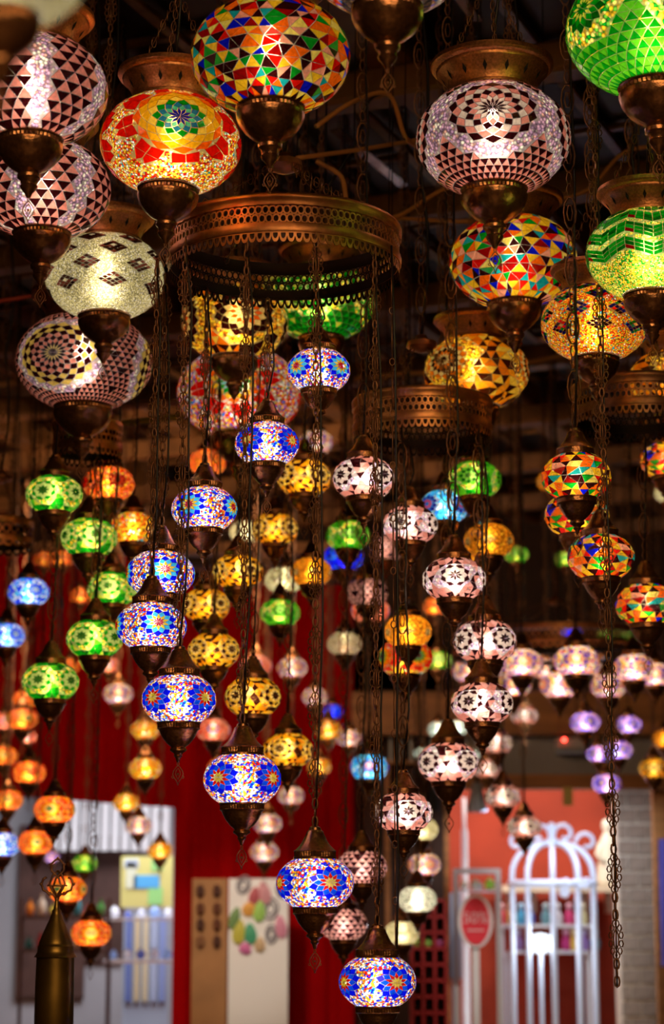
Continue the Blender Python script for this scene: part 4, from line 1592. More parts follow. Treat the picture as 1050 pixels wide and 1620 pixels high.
zo = zw(1457, YN)
o = oval(27 * mN, 41 * mN, -.01, .01).obj('white_rim', WHITEP, sg); o.location = (0, 0, zo)
o = oval(22 * mN, 36 * mN, -.018, -.010).obj('red_face', flatm('sign_red', (.9, .03, .06)), sg); o.location = (0, 0, zo)
slab('stand', (0, .02, zo / 2), (.04, .02, zo), WHITEP, 0, sg)


def text(name, s, size, loc, mat, parent):
    c = bpy.data.curves.new(name, 'FONT'); c.body = s; c.size = size; c.align_x = 'CENTER'; c.align_y = 'CENTER'; c.extrude = .001
    o = bpy.data.objects.new('tmp_text', c); COL.objects.link(o)
    dg = bpy.context.evaluated_depsgraph_get()
    me = bpy.data.meshes.new_from_object(o.evaluated_get(dg))
    bpy.data.objects.remove(o)
    me.materials.clear(); me.materials.append(mat)
    q = link(name, me, parent); q.location = loc; q.rotation_euler = (PI / 2, 0, 0)
    return q


text('lettering', '50%', .085, (0, -.022, zo + .015), flatm('sign_letter', (.9, .6, .65)), sg)
slab('underline', (0, -.020, zo - 14 * mN), (26 * mN, .003, .008), flatm('sign_letter', (.9, .6, .65)), 0, sg)
# red pigeon-hole shelf
YH = 12.3
mH = YH / F
ph = thing('pigeonhole_shelf', (xw(676, YH), YH, 0), 'red pigeonhole shelf unit with small goods beside the cream lamps', 'shelf')
RS = flatm('red_lacquer', (.40, .015, .02), .35)
zt_ = zw(1422, YH)
slab('back_panel', (0, .12, zt_ / 2), (54 * mH, .02, zt_), flatm('dark_red', (.10, .01, .01)), 0, ph)
for x in (-26, -9, 9, 26):
    slab('divider', (x * mH, 0, zt_ / 2), (.014, .22, zt_), RS, 0, ph)
for i in range(8):
    slab('shelf', (0, 0, zt_ - .01 - i * 24 * mH), (54 * mH, .22, .014), RS, 0, ph)
for i, (x, c) in enumerate(((-17, (.45, .6, .1)), (0, (.35, .7, .12)), (17, (.5, .1, .3)))):
    mb = MB(); mb.lathe([(0, 0), (.02, 0), (.026, .02), (.02, .045), (.012, .05), (0, .05)], 10)
    o = mb.obj('small_pot', flatm('pot_paint', c), None, True)
    o.location = (xw(676, YH) + x * mH, YH - .02, zt_ - .0005 - 3 * 24 * mH)
    tag(o, ['olive pot', 'green pot', 'plum pot'][i] + ' in the red pigeonhole shelf unit', 'pot', 'pots in the red shelf')
# yellow tag and small spotlight under the brown lintel
o = slab('paper_tag', at(898, 1260, YM - .12)[0], (15 * mM, .006, 28 * mM), flatm('yellow_paper', (.75, .62, .18)))
tag(o, 'yellow paper tag hanging from the brown lintel over the red room', 'tag')
sp = thing('mounted_spotlight', at(754, 1254, YM - .14)[0], 'grey spotlight hanging under the brown lintel beside the pink lamps', 'spotlight')
mb = MB(); mb.lathe([(0, .06), (.02, .055), (.03, .03), (.045, -.03), (.06, -.10), (.055, -.11), (0, -.10)], 14); mb.obj('lamp_housing', flatm('spot_grey', (.35, .37, .42)), sp, True)
mb = MB(); mb.tube([(0, 0, .05), (0, .05, .11)], .008, 6); mb.obj('mount_arm', BLACK, sp)
sp = thing('mounted_spotlight', at(686, 1262, YM - .14)[0], 'black cylindrical spotlight under the lintel near the slatted screen', 'spotlight')
mb = MB(); mb.lathe([(0, .055), (.025, .05), (.03, .02), (.03, -.07), (.026, -.075), (0, -.06)], 14); mb.obj('lamp_housing', BLACK, sp, True)
mb = MB(); mb.tube([(0, 0, .05), (0, .05, .11)], .008, 6); mb.obj('mount_arm', BLACK, sp)
# ================================================================== lamp galleries (pierced bronze rings)
def ysolve(px, py, pc, RR, side):
    best = None
    for i in range(400):
        Y = pc.y - RR + 2 * RR * i / 399
        x = at(px, py, Y)[0].x
        e = abs(math.hypot(x - pc.x, Y - pc.y) - RR)
        if (Y - pc.y) * side >= -1e-6 and (best is None or e < best[0]):
            best = (e, Y)
    return best[1]


def ring(name, px, py, wpx, Y, label, fine, mat, hgt=.095, crown=True):
    """py: pixel row of the ring's centre plane at its lower edge"""
    p, m = at(px, py, Y)
    R = wpx * m / 2
    root = thing(name, p, label, 'chandelier ring')
    H = hgt
    RINGS.append((p.copy(), R, H))
    n = 132 if fine else 64
    mb = MB()
    mb.lathe([(R * .955, H), (R * .985, H), (R * 1.0, H - .004), (R * 1.0, H - .011), (R * .985, H - .013), (R * .985, H - .024), (R * .972, H - .026), (R * .963, H - .026)], n, ribs={4: .012, 5: .012})
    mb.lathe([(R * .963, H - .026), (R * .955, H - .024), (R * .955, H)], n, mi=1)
    mb.obj('upper_rim', [mat, INNER_SHADE], root, True, 50)
    mb = MB()
    z1 = H - .058
    mb.lathe([(R * .962, z1), (R * .985, z1), (R * .985, z1 - .003), (R * .985, z1 - .015), (R * .985, z1 - .018), (R * .962, z1 - .018)], n, ribs={2: .010, 3: .010})
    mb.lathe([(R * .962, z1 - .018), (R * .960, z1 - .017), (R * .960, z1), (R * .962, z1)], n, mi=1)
    mb.obj('lower_rim', [mat, INNER_SHADE], root, True, 50)
    # pierced band of linked ovals
    nc = int(2 * PI * R / (.0135 if fine else .026))
    mb = MB()
    rows = ((H - .0335, 0), (H - .0505, .5)) if fine else ((H - .042, 0),)
    rz_ = .0098 if fine else .0165
    rx_ = .0078 if fine else .014
    for z, off in rows:
        for k in range(nc):
            a0 = 2 * PI * (k + off) / nc
            sg = 10 if fine else 6
            vs = []
            for rr, rad in ((1.0, R * .978), (.64, R * .978), (1.0, R * .966), (.64, R * .966)):
                for i in range(sg):
                    t = 2 * PI * i / sg
                    a = a0 + rr * rx_ * math.cos(t) / R
                    vs.append((rad * math.cos(a), rad * math.sin(a), z + rr * rz_ * math.sin(t)))
            fs = []
            f2 = []
            for i in range(sg):
                j = (i + 1) % sg
                fs += [(i, j, sg + j, sg + i), (sg + i, sg + j, 3 * sg + j, 3 * sg + i)]
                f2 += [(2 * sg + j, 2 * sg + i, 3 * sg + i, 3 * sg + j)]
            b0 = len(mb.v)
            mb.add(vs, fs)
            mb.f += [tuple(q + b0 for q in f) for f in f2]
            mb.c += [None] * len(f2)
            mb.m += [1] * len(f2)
    o = mb.obj('pierced_band', [mat, INNER_SHADE], root)
    o['kind'] = 'stuff'
    # hem of small pierced scallops
    mb = MB()
    z2 = z1 - .017
    hh = .021
    ns = int(2 * PI * R / (.0150 if fine else .03))
    for k in range(ns):
        a0 = 2 * PI * k / ns
        da = PI / ns
        def Q(u, v, rad):
            return (rad * math.cos(a0 + u * da), rad * math.sin(a0 + u * da), z2 - v * hh)
        out_ = [(-1, 0), (-1, .45), (-.75, .8), (-.35, 1), (.35, 1), (.75, .8), (1, .45), (1, 0)]
        inn = [(-.6, .18), (-.6, .40), (-.45, .58), (-.2, .70), (.2, .70), (.45, .58), (.6, .40), (.6, .18)]
        vs = [Q(u, v, R * .978) for u, v in out_] + [Q(u, v, R * .978) for u, v in inn] + [Q(u, v, R * .970) for u, v in out_] + [Q(u, v, R * .970) for u, v in inn]
        b0 = len(mb.v)
        mb.add(vs, [(i, (i + 1) % 8, 8 + (i + 1) % 8, 8 + i) for i in range(8)])
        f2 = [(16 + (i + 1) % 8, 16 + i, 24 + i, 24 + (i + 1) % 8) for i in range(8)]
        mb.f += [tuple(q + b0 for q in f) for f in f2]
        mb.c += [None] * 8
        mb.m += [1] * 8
    o = mb.obj('scalloped_hem', [mat, INNER_SHADE], root)
    o['kind'] = 'stuff'
    # crown and suspension
    hz = H + .13
    mb = MB()
    mb.lathe([(0, hz + .03), (.012, hz + .028), (.016, hz + .018), (.034, hz + .012), (.036, hz), (.030, hz - .004), (.012, hz - .012), (0, hz - .014)], 24)
    mb.obj('crown', mat, root, True, 50)
    mb = MB()
    for k in range(4):
        an = 2 * PI * k / 4 + .6
        A = Vector((R * .965 * math.cos(an), R * .965 * math.sin(an), H - .01))
        B = Vector((.02 * math.cos(an), .02 * math.sin(an), hz))
        D = B - A
        q = int(D.length / .02)
        mb.tube([A, B], .0011, 3)
        for i in range(q):
            mb.ell(A + D * ((i + .5) / q), .0055, .011, .0014, 7, 3, PI / 2 if i % 2 else 0)
    mb.obj('suspension_chains', DARKMET, root, True)
    L = CEIL_Z - .03 - p.z - hz
    o = chain_mesh(L, 'plain').obj('chain', DARKMET, root, True)
    o.location = (0, 0, hz + .03)
    o = cable_mb(L, .004, .03, 5).obj('cable', CABLE, root, True)
    o.location = (0, 0, hz + .03)
    return root, p, R


YA = 4.05
INNER_SHADE = solid('painted_inner_shade', (0.030, 0.016, 0.010), 0.5, 0.6)  # shade inside the rings, put into the colour of their inner faces
_, pA, RA = ring('pierced_ring', 449, 441, 374, YA, 'large pierced bronze ring carrying the blue mosaic lamps, scalloped along its hem', True, COPPER, .100)
_, pB, RB = ring('pierced_ring', 668, 695, 224, 4.85, 'pierced bronze ring carrying the pale pink and black lamps', True, COPPER, .09)
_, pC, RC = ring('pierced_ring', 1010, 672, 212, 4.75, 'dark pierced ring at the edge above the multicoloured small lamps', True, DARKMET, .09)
_, pD, RD = ring('pierced_ring', 138, 722, 112, 5.4, 'small pierced bronze ring above the green lamps, under the pink ringed globe', True, COPPER, .085)
_, pE, RE = ring('pierced_ring', -2, 868, 110, 6.6, 'small bronze ring at the edge above the blue and white lamps', False, COPPER, .09)
_, pF, RF = ring('pierced_ring', 880, 1040, 330, 8.6, 'wide dim ring above the far crowd of cream and pink lamps', False, COPPER, .09)
TOPA = pA.z + .02
TOPB = pB.z + .02
TOPC = pC.z + .02
TOPD = pD.z + .02
TOPE = pE.z + .02

P = pendant


GA = 'blue mosaic lamps on the big ring'
A = [('blue_b', 504, 587, 100, +1, 45, 'blue rosette lamp hanging highest and farthest on the big ring'),
     ('blue_a', 422, 703, 102, +1, 52, 'blue beaded lamp second from the top of the spiral, rosette at its edge'),
     ('blue_b', 323, 806, 104, +1, -28, 'blue lamp with a red-centred star, above the reddish blue one'),
     ('blue_b', 254, 908, 108, -1, 8, 'reddish blue lamp whose star is hidden behind another lamp\'s cap'),
     ('blue_b', 239, 991, 112, -1, 12, 'blue and white lamp with its red star facing the front'),
     ('blue_a', 283, 1107, 118, -1, 45, 'blue lamp with yellow stars on both sides, overlapping the red-starred one'),
     ('blue_a', 383, 1233, 123, -1, 52, 'blue lamp in front of the red curtain with yellow stars at both sides'),
     ('blue_a', 498, 1397, 122, -1, 24, 'lowest whole blue lamp, its yellow and red star turned aside'),
     ('blue_a', 597, 1553, 122, -1, 30, 'blue lamp at the bottom edge whose dome shows under the long chains')]
for i, (kd, x, y, wd, sd, fc, lb) in enumerate(A):
    Y = ysolve(x, y, pA, RA * .96, sd) + {3: .12, 5: -.04}.get(i, 0)
    P(kd, x, y, wd, lb, Y=Y, face=fc, top=TOPA, fixed=True, group=GA, fine=True, bcol=(1, .95, .88), power=1.15, crot=(0 if i % 2 else .5))

# ================================================================== large globes under the ceiling
CL = ceiling_lamp
CL('big_pink_tri', 50, 143, 240, 3.45, 'large pink and black triangle-mosaic globe in the top corner, above its pink twin', face=20, power=.8)
CL('big_pink_tri', 68, 299, 214, 4.15, 'pink and black triangle-mosaic globe hanging just below and behind the larger pink one', face=-8, power=.9)
CL('big_red', 270, 228, 222, 3.8, 'fiery red and orange beaded globe with a blue-centred rainbow rosette', face=7, power=1.0, tilt=2, bcol=(1, .93, .82))
CL('big_multi', 428, 90, 250, 3.6, 'large globe of loose multicoloured triangles directly above the big bronze ring', face=10, power=.75)
CL('big_pink_rosette', 780, 221, 242, 4.05, 'pink, black and white globe with one large star rosette facing out', face=0, power=.8)
CL('big_green_star', 1036, 48, 280, 3.6, 'very bright green starred globe cut off by the top corner', face=20, power=1.9)
CL('big_green_zig', 1027, 402, 200, 3.85, 'green globe with zigzag bands over yellow beads at the edge', face=4, power=1.3)
CL('big_multi_fine', 812, 414, 201, 4.55, 'multicoloured triangle-mosaic globe hanging under the pink star globe', face=-20, power=.95)
CL('big_mixdiamond', 941, 511, 171, 4.5, 'orange beaded globe with rows of chequered blue and black diamonds', face=5, power=.8)
CL('big_amber', 753, 589, 166, 5.0, 'amber and gold globe with a ringed rosette, below the multicoloured globe', face=-38, power=.9)
CL('big_amber', 1062, 602, 136, 4.9, 'amber triangle globe half cut off by the edge, under the orange beaded globe', face=15, power=.9)
CL('big_cream', 166, 438, 190, 4.5, 'cream beaded globe with chequered brown diamonds', face=8, power=.75)
CL('big_pink_ringed', 133, 572, 214, 4.85, 'dull pink globe with a concentric black and cream target rosette', face=-27, power=.5)
CL('big_amber_star', 371, 511, 168, 5.1, 'amber and black star globe seen through the scalloped hem of the big ring', face=12, power=.95)
CL('big_green_white', 508, 478, 170, 5.3, 'green and white globe seen through the back of the big ring', face=-10, power=1.0)
CL('big_redmix', 379, 622, 198, 5.7, 'red rosette globe with many-coloured beads behind the big ring chains', face=-6, power=.7)
CL('pastel', 612, -72, 260, 3.1, 'pale globe above the top edge, only its bronze bottom cap and leaf showing', power=.25)
CL('big_cream', 6, -62, 285, 1.55, 'blurred cream globe very near the camera in the top corner', power=.45)

# ================================================================== the blue lamps on the big ring
# ================================================================== the other small lamps
GB = 'pale pink and black lamps on one ring'
for (kd, x, y, wd, fc, lb) in (
    ('pink_small', 575, 757, 98, 42, 'pale pink and black lamp at the top of its spiral, rosettes at both sides'),
    ('pink_small', 648, 831, 88, -22, 'pale pink lamp with a dark star rosette turned aside, beside the blue striped one'),
    ('pink_small', 718, 917, 100, 2, 'pale pink and black lamp with a white rosette facing the front'),
    ('pink_small', 767, 1015, 100, 40, 'pale pink lamp with its rosette on the near side, third from the bottom group'),
    ('pink_small', 762, 1113, 98, -25, 'pale pink lamp directly below its twin, bright rosette on one side'),
    ('pink_small', 709, 1207, 96, 44, 'cream and black lamp in front of the pale cluster and slatted screen'),
    ('pink_small', 638, 1285, 92, 10, 'cream and black lamp behind the long chains, low over the dark wall'),
    ('pink_tri', 572, 1372, 80, 20, 'pink and black lamp partly behind the lowest whole blue lamp'),
    ('pink_tri', 543, 1462, 76, 0, 'cream and black triangle lamp at the bottom behind the blue lamp')):
    P(kd, x, y, wd, lb, face=fc, ring_=(pB, RB, 1 if y < 1050 else -1), group=GB, power=1.6, bcol=(1, .9, .75), size=.135 if wd < 85 else .14)
P('pink_tri', 610, 868, 60, 'pink lamp mostly hidden behind the paler star lamp', power=.7)
P('pastel', 500, 700, 54, 'small speckled lamp peeping out beside the red-starred chain', power=.9)

GG = 'green lamps on the small ring'
for (x, y, wd, fc, lb) in ((86, 783, 90, -24, 'green lamp with a white-ringed star, highest of the green spiral'),
                           (141, 851, 90, 12, 'bright green lamp overlapping the speckled amber one'),
                           (177, 932, 80, -8, 'green lamp half behind the reddish blue lamp'),
                           (150, 1011, 90, -28, 'green and yellow lamp above the lowest green one'),
                           (80, 1079, 90, -26, 'lowest green lamp, in front of the red curtain')):
    P('green_small', x, y, wd, lb, face=fc, ring_=(pD, RD, 1 if y < 1000 else -1), group=GG, power=1.3)
P('orange_plain', 172, 766, 82, 'plain orange red lamp beside the highest green lamp', face=20, power=1.0)
P('speckle', 210, 836, 74, 'speckled amber lamp between the green and blue lamps', power=1.0)
P('orange_plain', 328, 732, 60, 'orange red lamp behind the thin chains of the big ring', power=1.2)
P('orange_plain', 128, 943, 34, 'tiny red orange lamp peeping out beside the green lamp', power=1.0)
P('blue_white', 45, 937, 66, 'blue and white lamp under the small ring at the edge', face=20, power=1.2, bcol=(.9, .95, 1))
P('blue_white', 10, 1006, 60, 'pale blue lamp half cut off by the edge above the orange ones', face=30, power=1.2, bcol=(.9, .95, 1))
P('salmon', 405, 1053, 50, 'salmon red lamp behind the amber one, over the red curtain', power=.8)
P('pastel', 462, 1057, 48, 'small violet and white lamp over the red curtain above the amber one', power=.8, face=20)
P('pastel', 498, 1103, 42, 'small pastel lamp next to the little sky blue one', power=.8)
P('blue_plain', 526, 1126, 33, 'tiny sky blue lamp beside the thick chain', power=1.1, bcol=(.9, .95, 1))
P('speckle', 519, 1156, 44, 'small yellow green lamp under the sky blue one', power=.9)
P('pastel', 552, 1168, 40, 'small pale lamp with blue spots beside the yellow green one', power=.9)
P('speckle', 505, 1213, 38, 'small yellow white lamp beside the amber dotted one', power=.8)
P('pastel', 460, 1259, 42, 'small violet and pale lamp under the amber rosette lamp', power=.8)
P('pastel', 423, 1303, 46, 'upper of two small violet-eyed lamps above the white board', power=.9, face=18)
P('pastel', 418, 1348, 46, 'lower of two small violet-eyed lamps just above the white board', power=.9, face=20)
P('salmon', 337, 1155, 54, 'salmon orange lamp beside the blue one with yellow stars', power=.9)
P('orange_plain', 345, 1212, 34, 'dull orange lamp hidden behind the blue lamp before the curtain', power=.7)
P('speckle', 230, 1155, 46, 'upper of two small speckled lamps alone on the red curtain', power=1.0)
P('speckle', 230, 1216, 52, 'lower of two small speckled lamps alone on the red curtain', power=1.0)
P('pastel', 187, 1098, 48, 'speckled pastel lamp in front of the red curtain near the green ones', power=.9)
P('salmon', 172, 1052, 36, 'tiny salmon lamp behind the green and yellow lamp', power=.9)
P('speckle', 200, 1270, 42, 'small yellow lamp at the upper edge of the passage opening', power=1.1)
P('pastel', 219, 1306, 42, 'small pastel lamp in the passage under the yellow one', power=1.1)
P('speckle', 253, 1346, 40, 'small yellow lamp above the yellow poster', power=1.1)
P('green_swirl', 134, 1366, 40, 'small yellow green lamp in the middle of the passage opening', power=1.2)

GO = 'orange lamps low by the passage'
for (kd, x, y, wd, fc, lb) in (
    ('orange_eye', 35, 1138, 50, 20, 'orange lamp with a blue eye, high above the other orange lamps'),
    ('orange_eye', 6, 1196, 44, 0, 'orange lamp cut off by the edge, beside the plain orange one'),
    ('orange_plain', 46, 1222, 54, 10, 'orange red lamp above the passage opening'),
    ('orange_eye', 12, 1266, 48, 0, 'yellow orange lamp with a glowing eye at the edge'),
    ('orange_eye', 86, 1281, 66, -12, 'orange lamp with a white-ringed eye before the white blind'),
    ('orange_eye', 56, 1333, 58, 5, 'orange lamp with a bright yellow eye beside the blue one'),
    ('orange_eye', 106, 1407, 62, -30, 'orange lamp behind the openwork finial'),
    ('orange_eye', 144, 1476, 64, 0, 'lowest orange lamp, bright blue eye facing the front'),
    ('salmon', 44, 1166, 30, 0, 'tiny salmon lamp just under the blue-eyed orange one'),
    ('orange_plain', 40, 1106, 40, 0, 'small orange lamp above the blue-eyed orange one'),
    ('salmon', 8, 1142, 40, 0, 'red salmon lamp cut off by the edge')):
    P(kd, x, y, wd, lb, face=fc, group=GO, power=1.5)
P('orange_plain', 110, 1054, 34, 'tiny orange lamp between the two lowest green lamps', power=1.0)
P('blue_white', 4, 1336, 58, 'blue and white lamp at the edge beside the yellow-eyed orange one', power=1.3, bcol=(.9, .95, 1))
P('violet', 82, 1356, 26, 'tiny violet lamp just behind the openwork finial', power=1.2)

GY = 'amber mosaic lamps behind the blue spiral'
for (kd, x, y, wd, fc, lb) in (
    ('amber_small', 481, 756, 86, 40, 'amber and black lamp, highest of the amber group'),
    ('amber_small', 435, 838, 74, 42, 'amber lamp of round gold chips under the highest amber one'),
    ('amber_small', 376, 905, 80, 30, 'amber lamp half hidden behind the thick chain'),
    ('amber_small', 326, 958, 76, 38, 'amber lamp beside the white and blue star lamp'),
    ('amber_small', 338, 1030, 82, 45, 'gold and black lamp above the big-rosetted amber one'),
    ('amber_small', 400, 1103, 90, -38, 'gold lamp with a dark-centred rosette near its edge'),
    ('amber_small', 455, 1187, 80, -18, 'lowest amber lamp with a bright star rosette over the red curtain')):
    P(kd, x, y, wd, lb, face=fc, group=GY, power=1.5)
P('amber_dots', 492, 905, 66, 'orange lamp with a dark eye overlapping the cream one', face=10, power=.9)
P('cream_small', 449, 918, 62, 'cream lamp tucked behind the orange eyed one', power=.9)
P('cream_small', 388, 842, 50, 'pale cream lamp half behind the amber chip lamp', power=.9)
P('green_swirl', 443, 970, 64, 'plain green lamp over the red curtain under the cream one', power=1.2)
P('green_swirl', 550, 848, 70, 'green lamp with a white eye above the deep blue one', power=.9, face=12)
P('blue_plain', 543, 882, 64, 'deep blue lamp mostly hidden behind the green one', power=1.3, bcol=(.85, .9, 1), Y=7.6)
P('pink_tri', 581, 938, 66, 'dull pink lamp behind the chains', power=.6)
P('salmon', 586, 966, 62, 'red and blue speckled lamp under the dull pink one', power=1.0)
P('cream_small', 545, 1019, 56, 'dusty pink plain lamp beside the dark chains', power=.45, bcol=(1, .6, .5))
P('amber_dots', 645, 999, 76, 'glowing orange yellow lamp above the rainbow-eyed one', power=1.5)
P('rainbow_eye', 641, 1041, 86, 'orange lamp with a big blue-centred rainbow eye', face=28, power=1.0, Y=6.3)
P('green_small', 693, 1045, 44, 'green lamp peeping out beside the rainbow-eyed one', power=1.1)
P('orange_plain', 688, 960, 40, 'small vivid orange lamp behind the front-facing pale star lamp', power=1.2)
P('sky_swirl', 703, 802, 78, 'sky blue lamp with red-ringed swirls', face=45, power=1.0, bcol=(.9, .95, 1))
P('green_swirl', 750, 760, 86, 'light green lamp with a target swirl', face=-12, power=1.0)
P('amber_dots', 773, 856, 80, 'amber lamp with small pale dots', power=.6)
P('amber_dots', 757, 890, 62, 'dull amber lamp under the dotted one', power=.5)
P('green_swirl', 817, 878, 38, 'small round green lamp beside the dotted amber one', power=1.0)
P('green_swirl', 894, 885, 34, 'small green lamp half behind the lower multicoloured lamp', power=.9)
P('pale_white', 580, 1215, 46, 'small pale lamp behind the blue and orange one', power=.6, Y=10.5)
P('sky_swirl', 584, 1214, 62, 'blue and orange lamp low behind the long chains', power=1.1, bcol=(.9, .95, 1))

GM = 'multicoloured small lamps on the dark ring'
for (kd, x, y, wd, fc, lb) in (
    ('multi_small', 911, 755, 110, 0, 'multicoloured triangle lamp at the top of its spiral'),
    ('multi_small', 912, 815, 102, 40, 'multicoloured lamp in the middle, overlapping the one above'),
    ('multi_small', 950, 882, 106, 80, 'multicoloured lamp with bright blue and red chips, overlapping the middle one'),
    ('multi_small', 1022, 957, 98, 15, 'multicoloured lamp near the edge, lowest of its spiral'),
    ('multi_small', 1053, 729, 82, 55, 'multicoloured lamp cut off by the edge under the dark ring')):
    P(kd, x, y, wd, lb, face=fc, group=GM, power=1.15, ring_=(pC, RC, 1 if y < 800 else -1))
P('amber_dots', 872, 762, 46, 'orange dotted lamp hidden behind the highest multicoloured one', power=.8)
P('cream_small', 1058, 780, 46, 'cream lamp cut off by the edge, under the multicoloured one', power=.8)

GF = 'cream and pink lamps crowded on the far wide ring'
for (x, y, wd, fc, lb) in (
    (825, 1049, 66, 10, 'bright cream lamp at the near end of the far ring'),
    (911, 1046, 72, 0, 'bright cream and pink lamp with a rosette, middle of the far ring'),
    (1002, 1057, 66, 20, 'cream lamp with a green spot, towards the far end of the ring'),
    (742, 1062, 54, 0, 'small cream pink lamp beside the pale star lamps'),
    (1036, 1068, 56, 0, 'cream lamp cut off by the edge on the far ring'),
    (812, 1084, 58, 0, 'lower cream lamp with violet spots, under the bright cream one'),
    (884, 1084, 62, 30, 'lower lamp banded blue and orange in the far ring'),
    (962, 1086, 58, 0, 'lower cream lamp with a green spot in the far ring'),
    (866, 1058, 50, 45, 'dim peach lamp between the two brightest of the far ring'),
    (955, 1056, 48, 45, 'dim lilac lamp between two bright ones of the far ring'),
    (782, 1056, 44, 45, 'dim peach lamp near the pale star lamps')):
    P('pastel', x, y, wd, lb, face=fc, group=GF, power=1.5 if wd > 60 else 1.0, bcol=(1, .8, .6), size=.155 if wd > 60 else .14)

GV = 'violet lamps by the block pillar'
for (x, y, wd, fc, lb) in ((925, 1143, 48, 20, 'violet lamp with a yellow eye, first of the violet row on the beam'),
                           (994, 1147, 42, 20, 'violet lamp with a yellow eye, in front of the beam above the pillar'),
                           (946, 1193, 38, -25, 'violet pink lamp overlapped by its bluer neighbour'),
                           (978, 1187, 44, 18, 'violet blue lamp with a yellow eye before the grey fascia'),
                           (959, 1240, 46, -20, 'lowest violet blue lamp beside the grey block pillar')):
    P('violet', x, y, wd, lb, face=fc, group=GV, power=1.4, bcol=(.95, .92, 1))
GP = 'small pink and cream lamps before the fascia'
for (kd, x, y, wd, fc, lb) in (
    ('pink_small', 829, 1132, 44, 0, 'small grey pink lamp with a white eye below the far ring'),
    ('pink_small', 786, 1176, 50, -28, 'small grey pink lamp in front of the grey fascia'),
    ('pink_small', 771, 1216, 44, 20, 'small pink lamp just under the grey pink one'),
    ('pink_small', 795, 1260, 56, 18, 'pink lamp in front of the terracotta wall'),
    ('pink_small', 829, 1308, 54, 22, 'cream and brown lamp above the white birdcage')):
    P(kd, x, y, wd, lb, face=fc, group=GP, power=1.0)
GW = 'pale cream lamps over the red shelf'
for (kd, x, y, wd, fc, lb) in (
    ('cream_small', 667, 1312, 52, 0, 'pale cream lamp half behind the cream and black one'),
    ('pastel', 671, 1368, 52, 20, 'cream lamp with a blue spot over the red shelf'),
    ('pale_white', 660, 1423, 62, 0, 'whitish lamp with brown spots over the red shelf'),
    ('cream_small', 636, 1476, 56, 0, 'lowest pale cream lamp beside the red shelf')):
    P(kd, x, y, wd, lb, face=fc, group=GW, power=1.2)
for (x, y, wd, lb) in ((693, 1154, 34, 'milky pale green lamp beside the slatted screen'), (724, 1151, 34, 'milky pale lamp overlapping its pale green neighbour'),
                       (668, 1192, 28, 'milky small lamp behind the cream and black lamp, left of it'), (745, 1195, 26, 'milky small lamp behind the cream and black lamp, right of it')):
    P('pale_white', x, y, wd, lb, power=.8, bcol=(.9, 1, .9))
P('green_swirl', 256, 66, 62, 'small bright green lamp half hidden behind the fiery red globe\'s holder', size=.12, power=.8)  # lamp added to give the green glints behind the holder
P('amber_dots', 1050, 1170, 40, 'amber lamp cut off by the edge above the yellow one', power=.9)
P('amber_small', 1034, 1216, 48, 'yellow lamp beside the brown post at the edge', power=1.0)
for (x, y, wd, lb) in ((1000, 1003, 40, 'dim green lamp above the far ring'), (960, 1003, 34, 'dim green lamp beside another above the far ring')):
    P('green_swirl', x, y, wd, lb, power=.6, Y=10.5)
P('blue_plain', 903, 998, 36, 'dim blue lamp above the far ring', power=.8, Y=10.6, bcol=(.85, .9, 1))
P('orange_plain', 70, 885, 34, 'dim red orange lamp half lost above the blue and white lamp', power=.5, Y=11.0)
P('orange_plain', 100, 884, 36, 'dim red orange lamp beside its twin above the red curtain', power=.5, Y=11.0)

# long bare chain in front at the right, with an empty hook
c_ = at(958, 560, 4.3)[0]
mt_ = MB()
e0 = at(976, 1500, 3.95)[0]
hc = thing('hanging_chain', (at(976, 1560, 4.0)[0]), 'long dark filigree chain hanging alone in front of the grey block pillar', 'chain')
Lc = CEIL_Z - .03 - hc.location.z
mt_ = chain_mesh(Lc, 'fine')
mt_.obj('filigree_links', DARKMET, hc, True)
cable_mb(Lc, .0016, .01, 3, .004).obj('cable', CABLE, hc, True)
hc = thing('hanging_chain', (at(626, 1600, 3.9)[0]), 'thin black wire chain beside the long chains of the big ring', 'chain')
Lc = pA.z + .02 - hc.location.z
mb = MB(); z = 0
while z < Lc - .03:
    mb.tube([(0, 0, z), (0, 0, z + .085)], .0012, 4); mb.ell((0, 0, z + .092), .005, .007, .0012, 8, 4); z += .099
mb.obj('wire_links', DARKMET, hc, True)
cable_mb(Lc, .0022, .006, 3, .006).obj('cable', CABLE, hc, True)

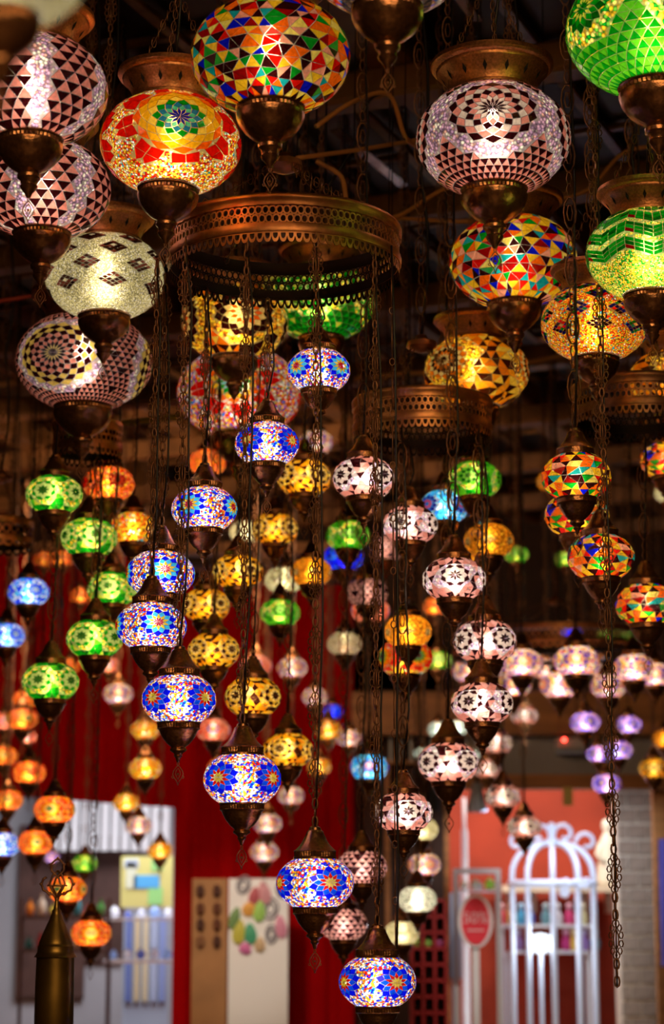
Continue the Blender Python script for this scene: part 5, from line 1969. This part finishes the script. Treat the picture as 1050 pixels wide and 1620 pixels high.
# ================================================================== tall lantern with openwork finial
YL = 3.75
pL, mL = at(88, 1500, YL)
lan = thing('floor_lantern', (pL.x, pL.y, 0), 'tall brass floor lantern topped by a dark openwork finial', 'lantern')
mb = MB()
z0 = pL.z
k_ = mL
BR2 = solid('dull_brass', (.32, .20, .045), .35, .9, .3, 20)
mb.lathe([(r_ * k_, z0 + h_ * k_) for r_, h_ in ((0, 76), (3, 75), (3.5, 68), (5, 64), (5, 61), (7.5, 58), (7.5, 54), (9, 51), (11, 45), (15, 36), (20, 25), (24, 15), (26.5, 8), (27, 4), (28.5, 3), (28.5, -3), (30, -8), (34, -14), (0, -14))], 40)
mb.obj('dome', BR2, lan, True, 50)
mb = MB()
mb.lathe([(30 * k_, z0 - 14 * k_), (31 * k_, z0 - 60 * k_), (31 * k_, z0 - 130 * k_), (26 * k_, z0 - 150 * k_), (8 * k_, z0 - 165 * k_), (8 * k_, .05), (.14, .03), (.14, 0), (0, 0)], 24)
mb.obj('body_and_stem', BR2, lan, True, 50)
mb = MB()


def fin(pts, r=2.0):
    mb.tube([(x * k_, 0, z0 + (zb + (z - zb) * 1.18) * k_) for x, z in pts], r * k_, 6)


zb = 76
fin([(0, zb - 20), (0, zb)], 2.5)
for s_ in (-1, 1):
    fin([(0, zb), (6 * s_, zb + 7), (12 * s_, zb + 6), (16 * s_, zb + 10), (22 * s_, zb + 12), (25 * s_, zb + 20), (22 * s_, zb + 27), (17 * s_, zb + 29)])
    fin([(0, zb + 2), (8 * s_, zb + 12), (12 * s_, zb + 20), (8 * s_, zb + 31), (0, zb + 38)], 1.6)
    fin([(0, zb + 4), (-7 * s_, zb + 15), (-2 * s_, zb + 28), (10 * s_, zb + 38), (10 * s_, zb + 46), (4 * s_, zb + 52), (0, zb + 53)], 1.7)
fin([(-16, zb + 18), (16, zb + 18)], 1.4)
for (x, z, r_) in ((0, zb + 54, 2.6), (11, zb + 46, 2.2), (-11, zb + 46, 2.2), (26, zb + 20, 2.6), (-26, zb + 20, 2.6), (11, zb + 8, 2.2), (-11, zb + 8, 2.2), (0, zb, 4), (0, zb + 6, 2.6)):
    mb.ball((x * k_, 0, z0 + (zb + (z - zb) * 1.18) * k_), r_ * k_, 8, 6)
mb.obj('openwork_finial', DARKMET, lan, True)
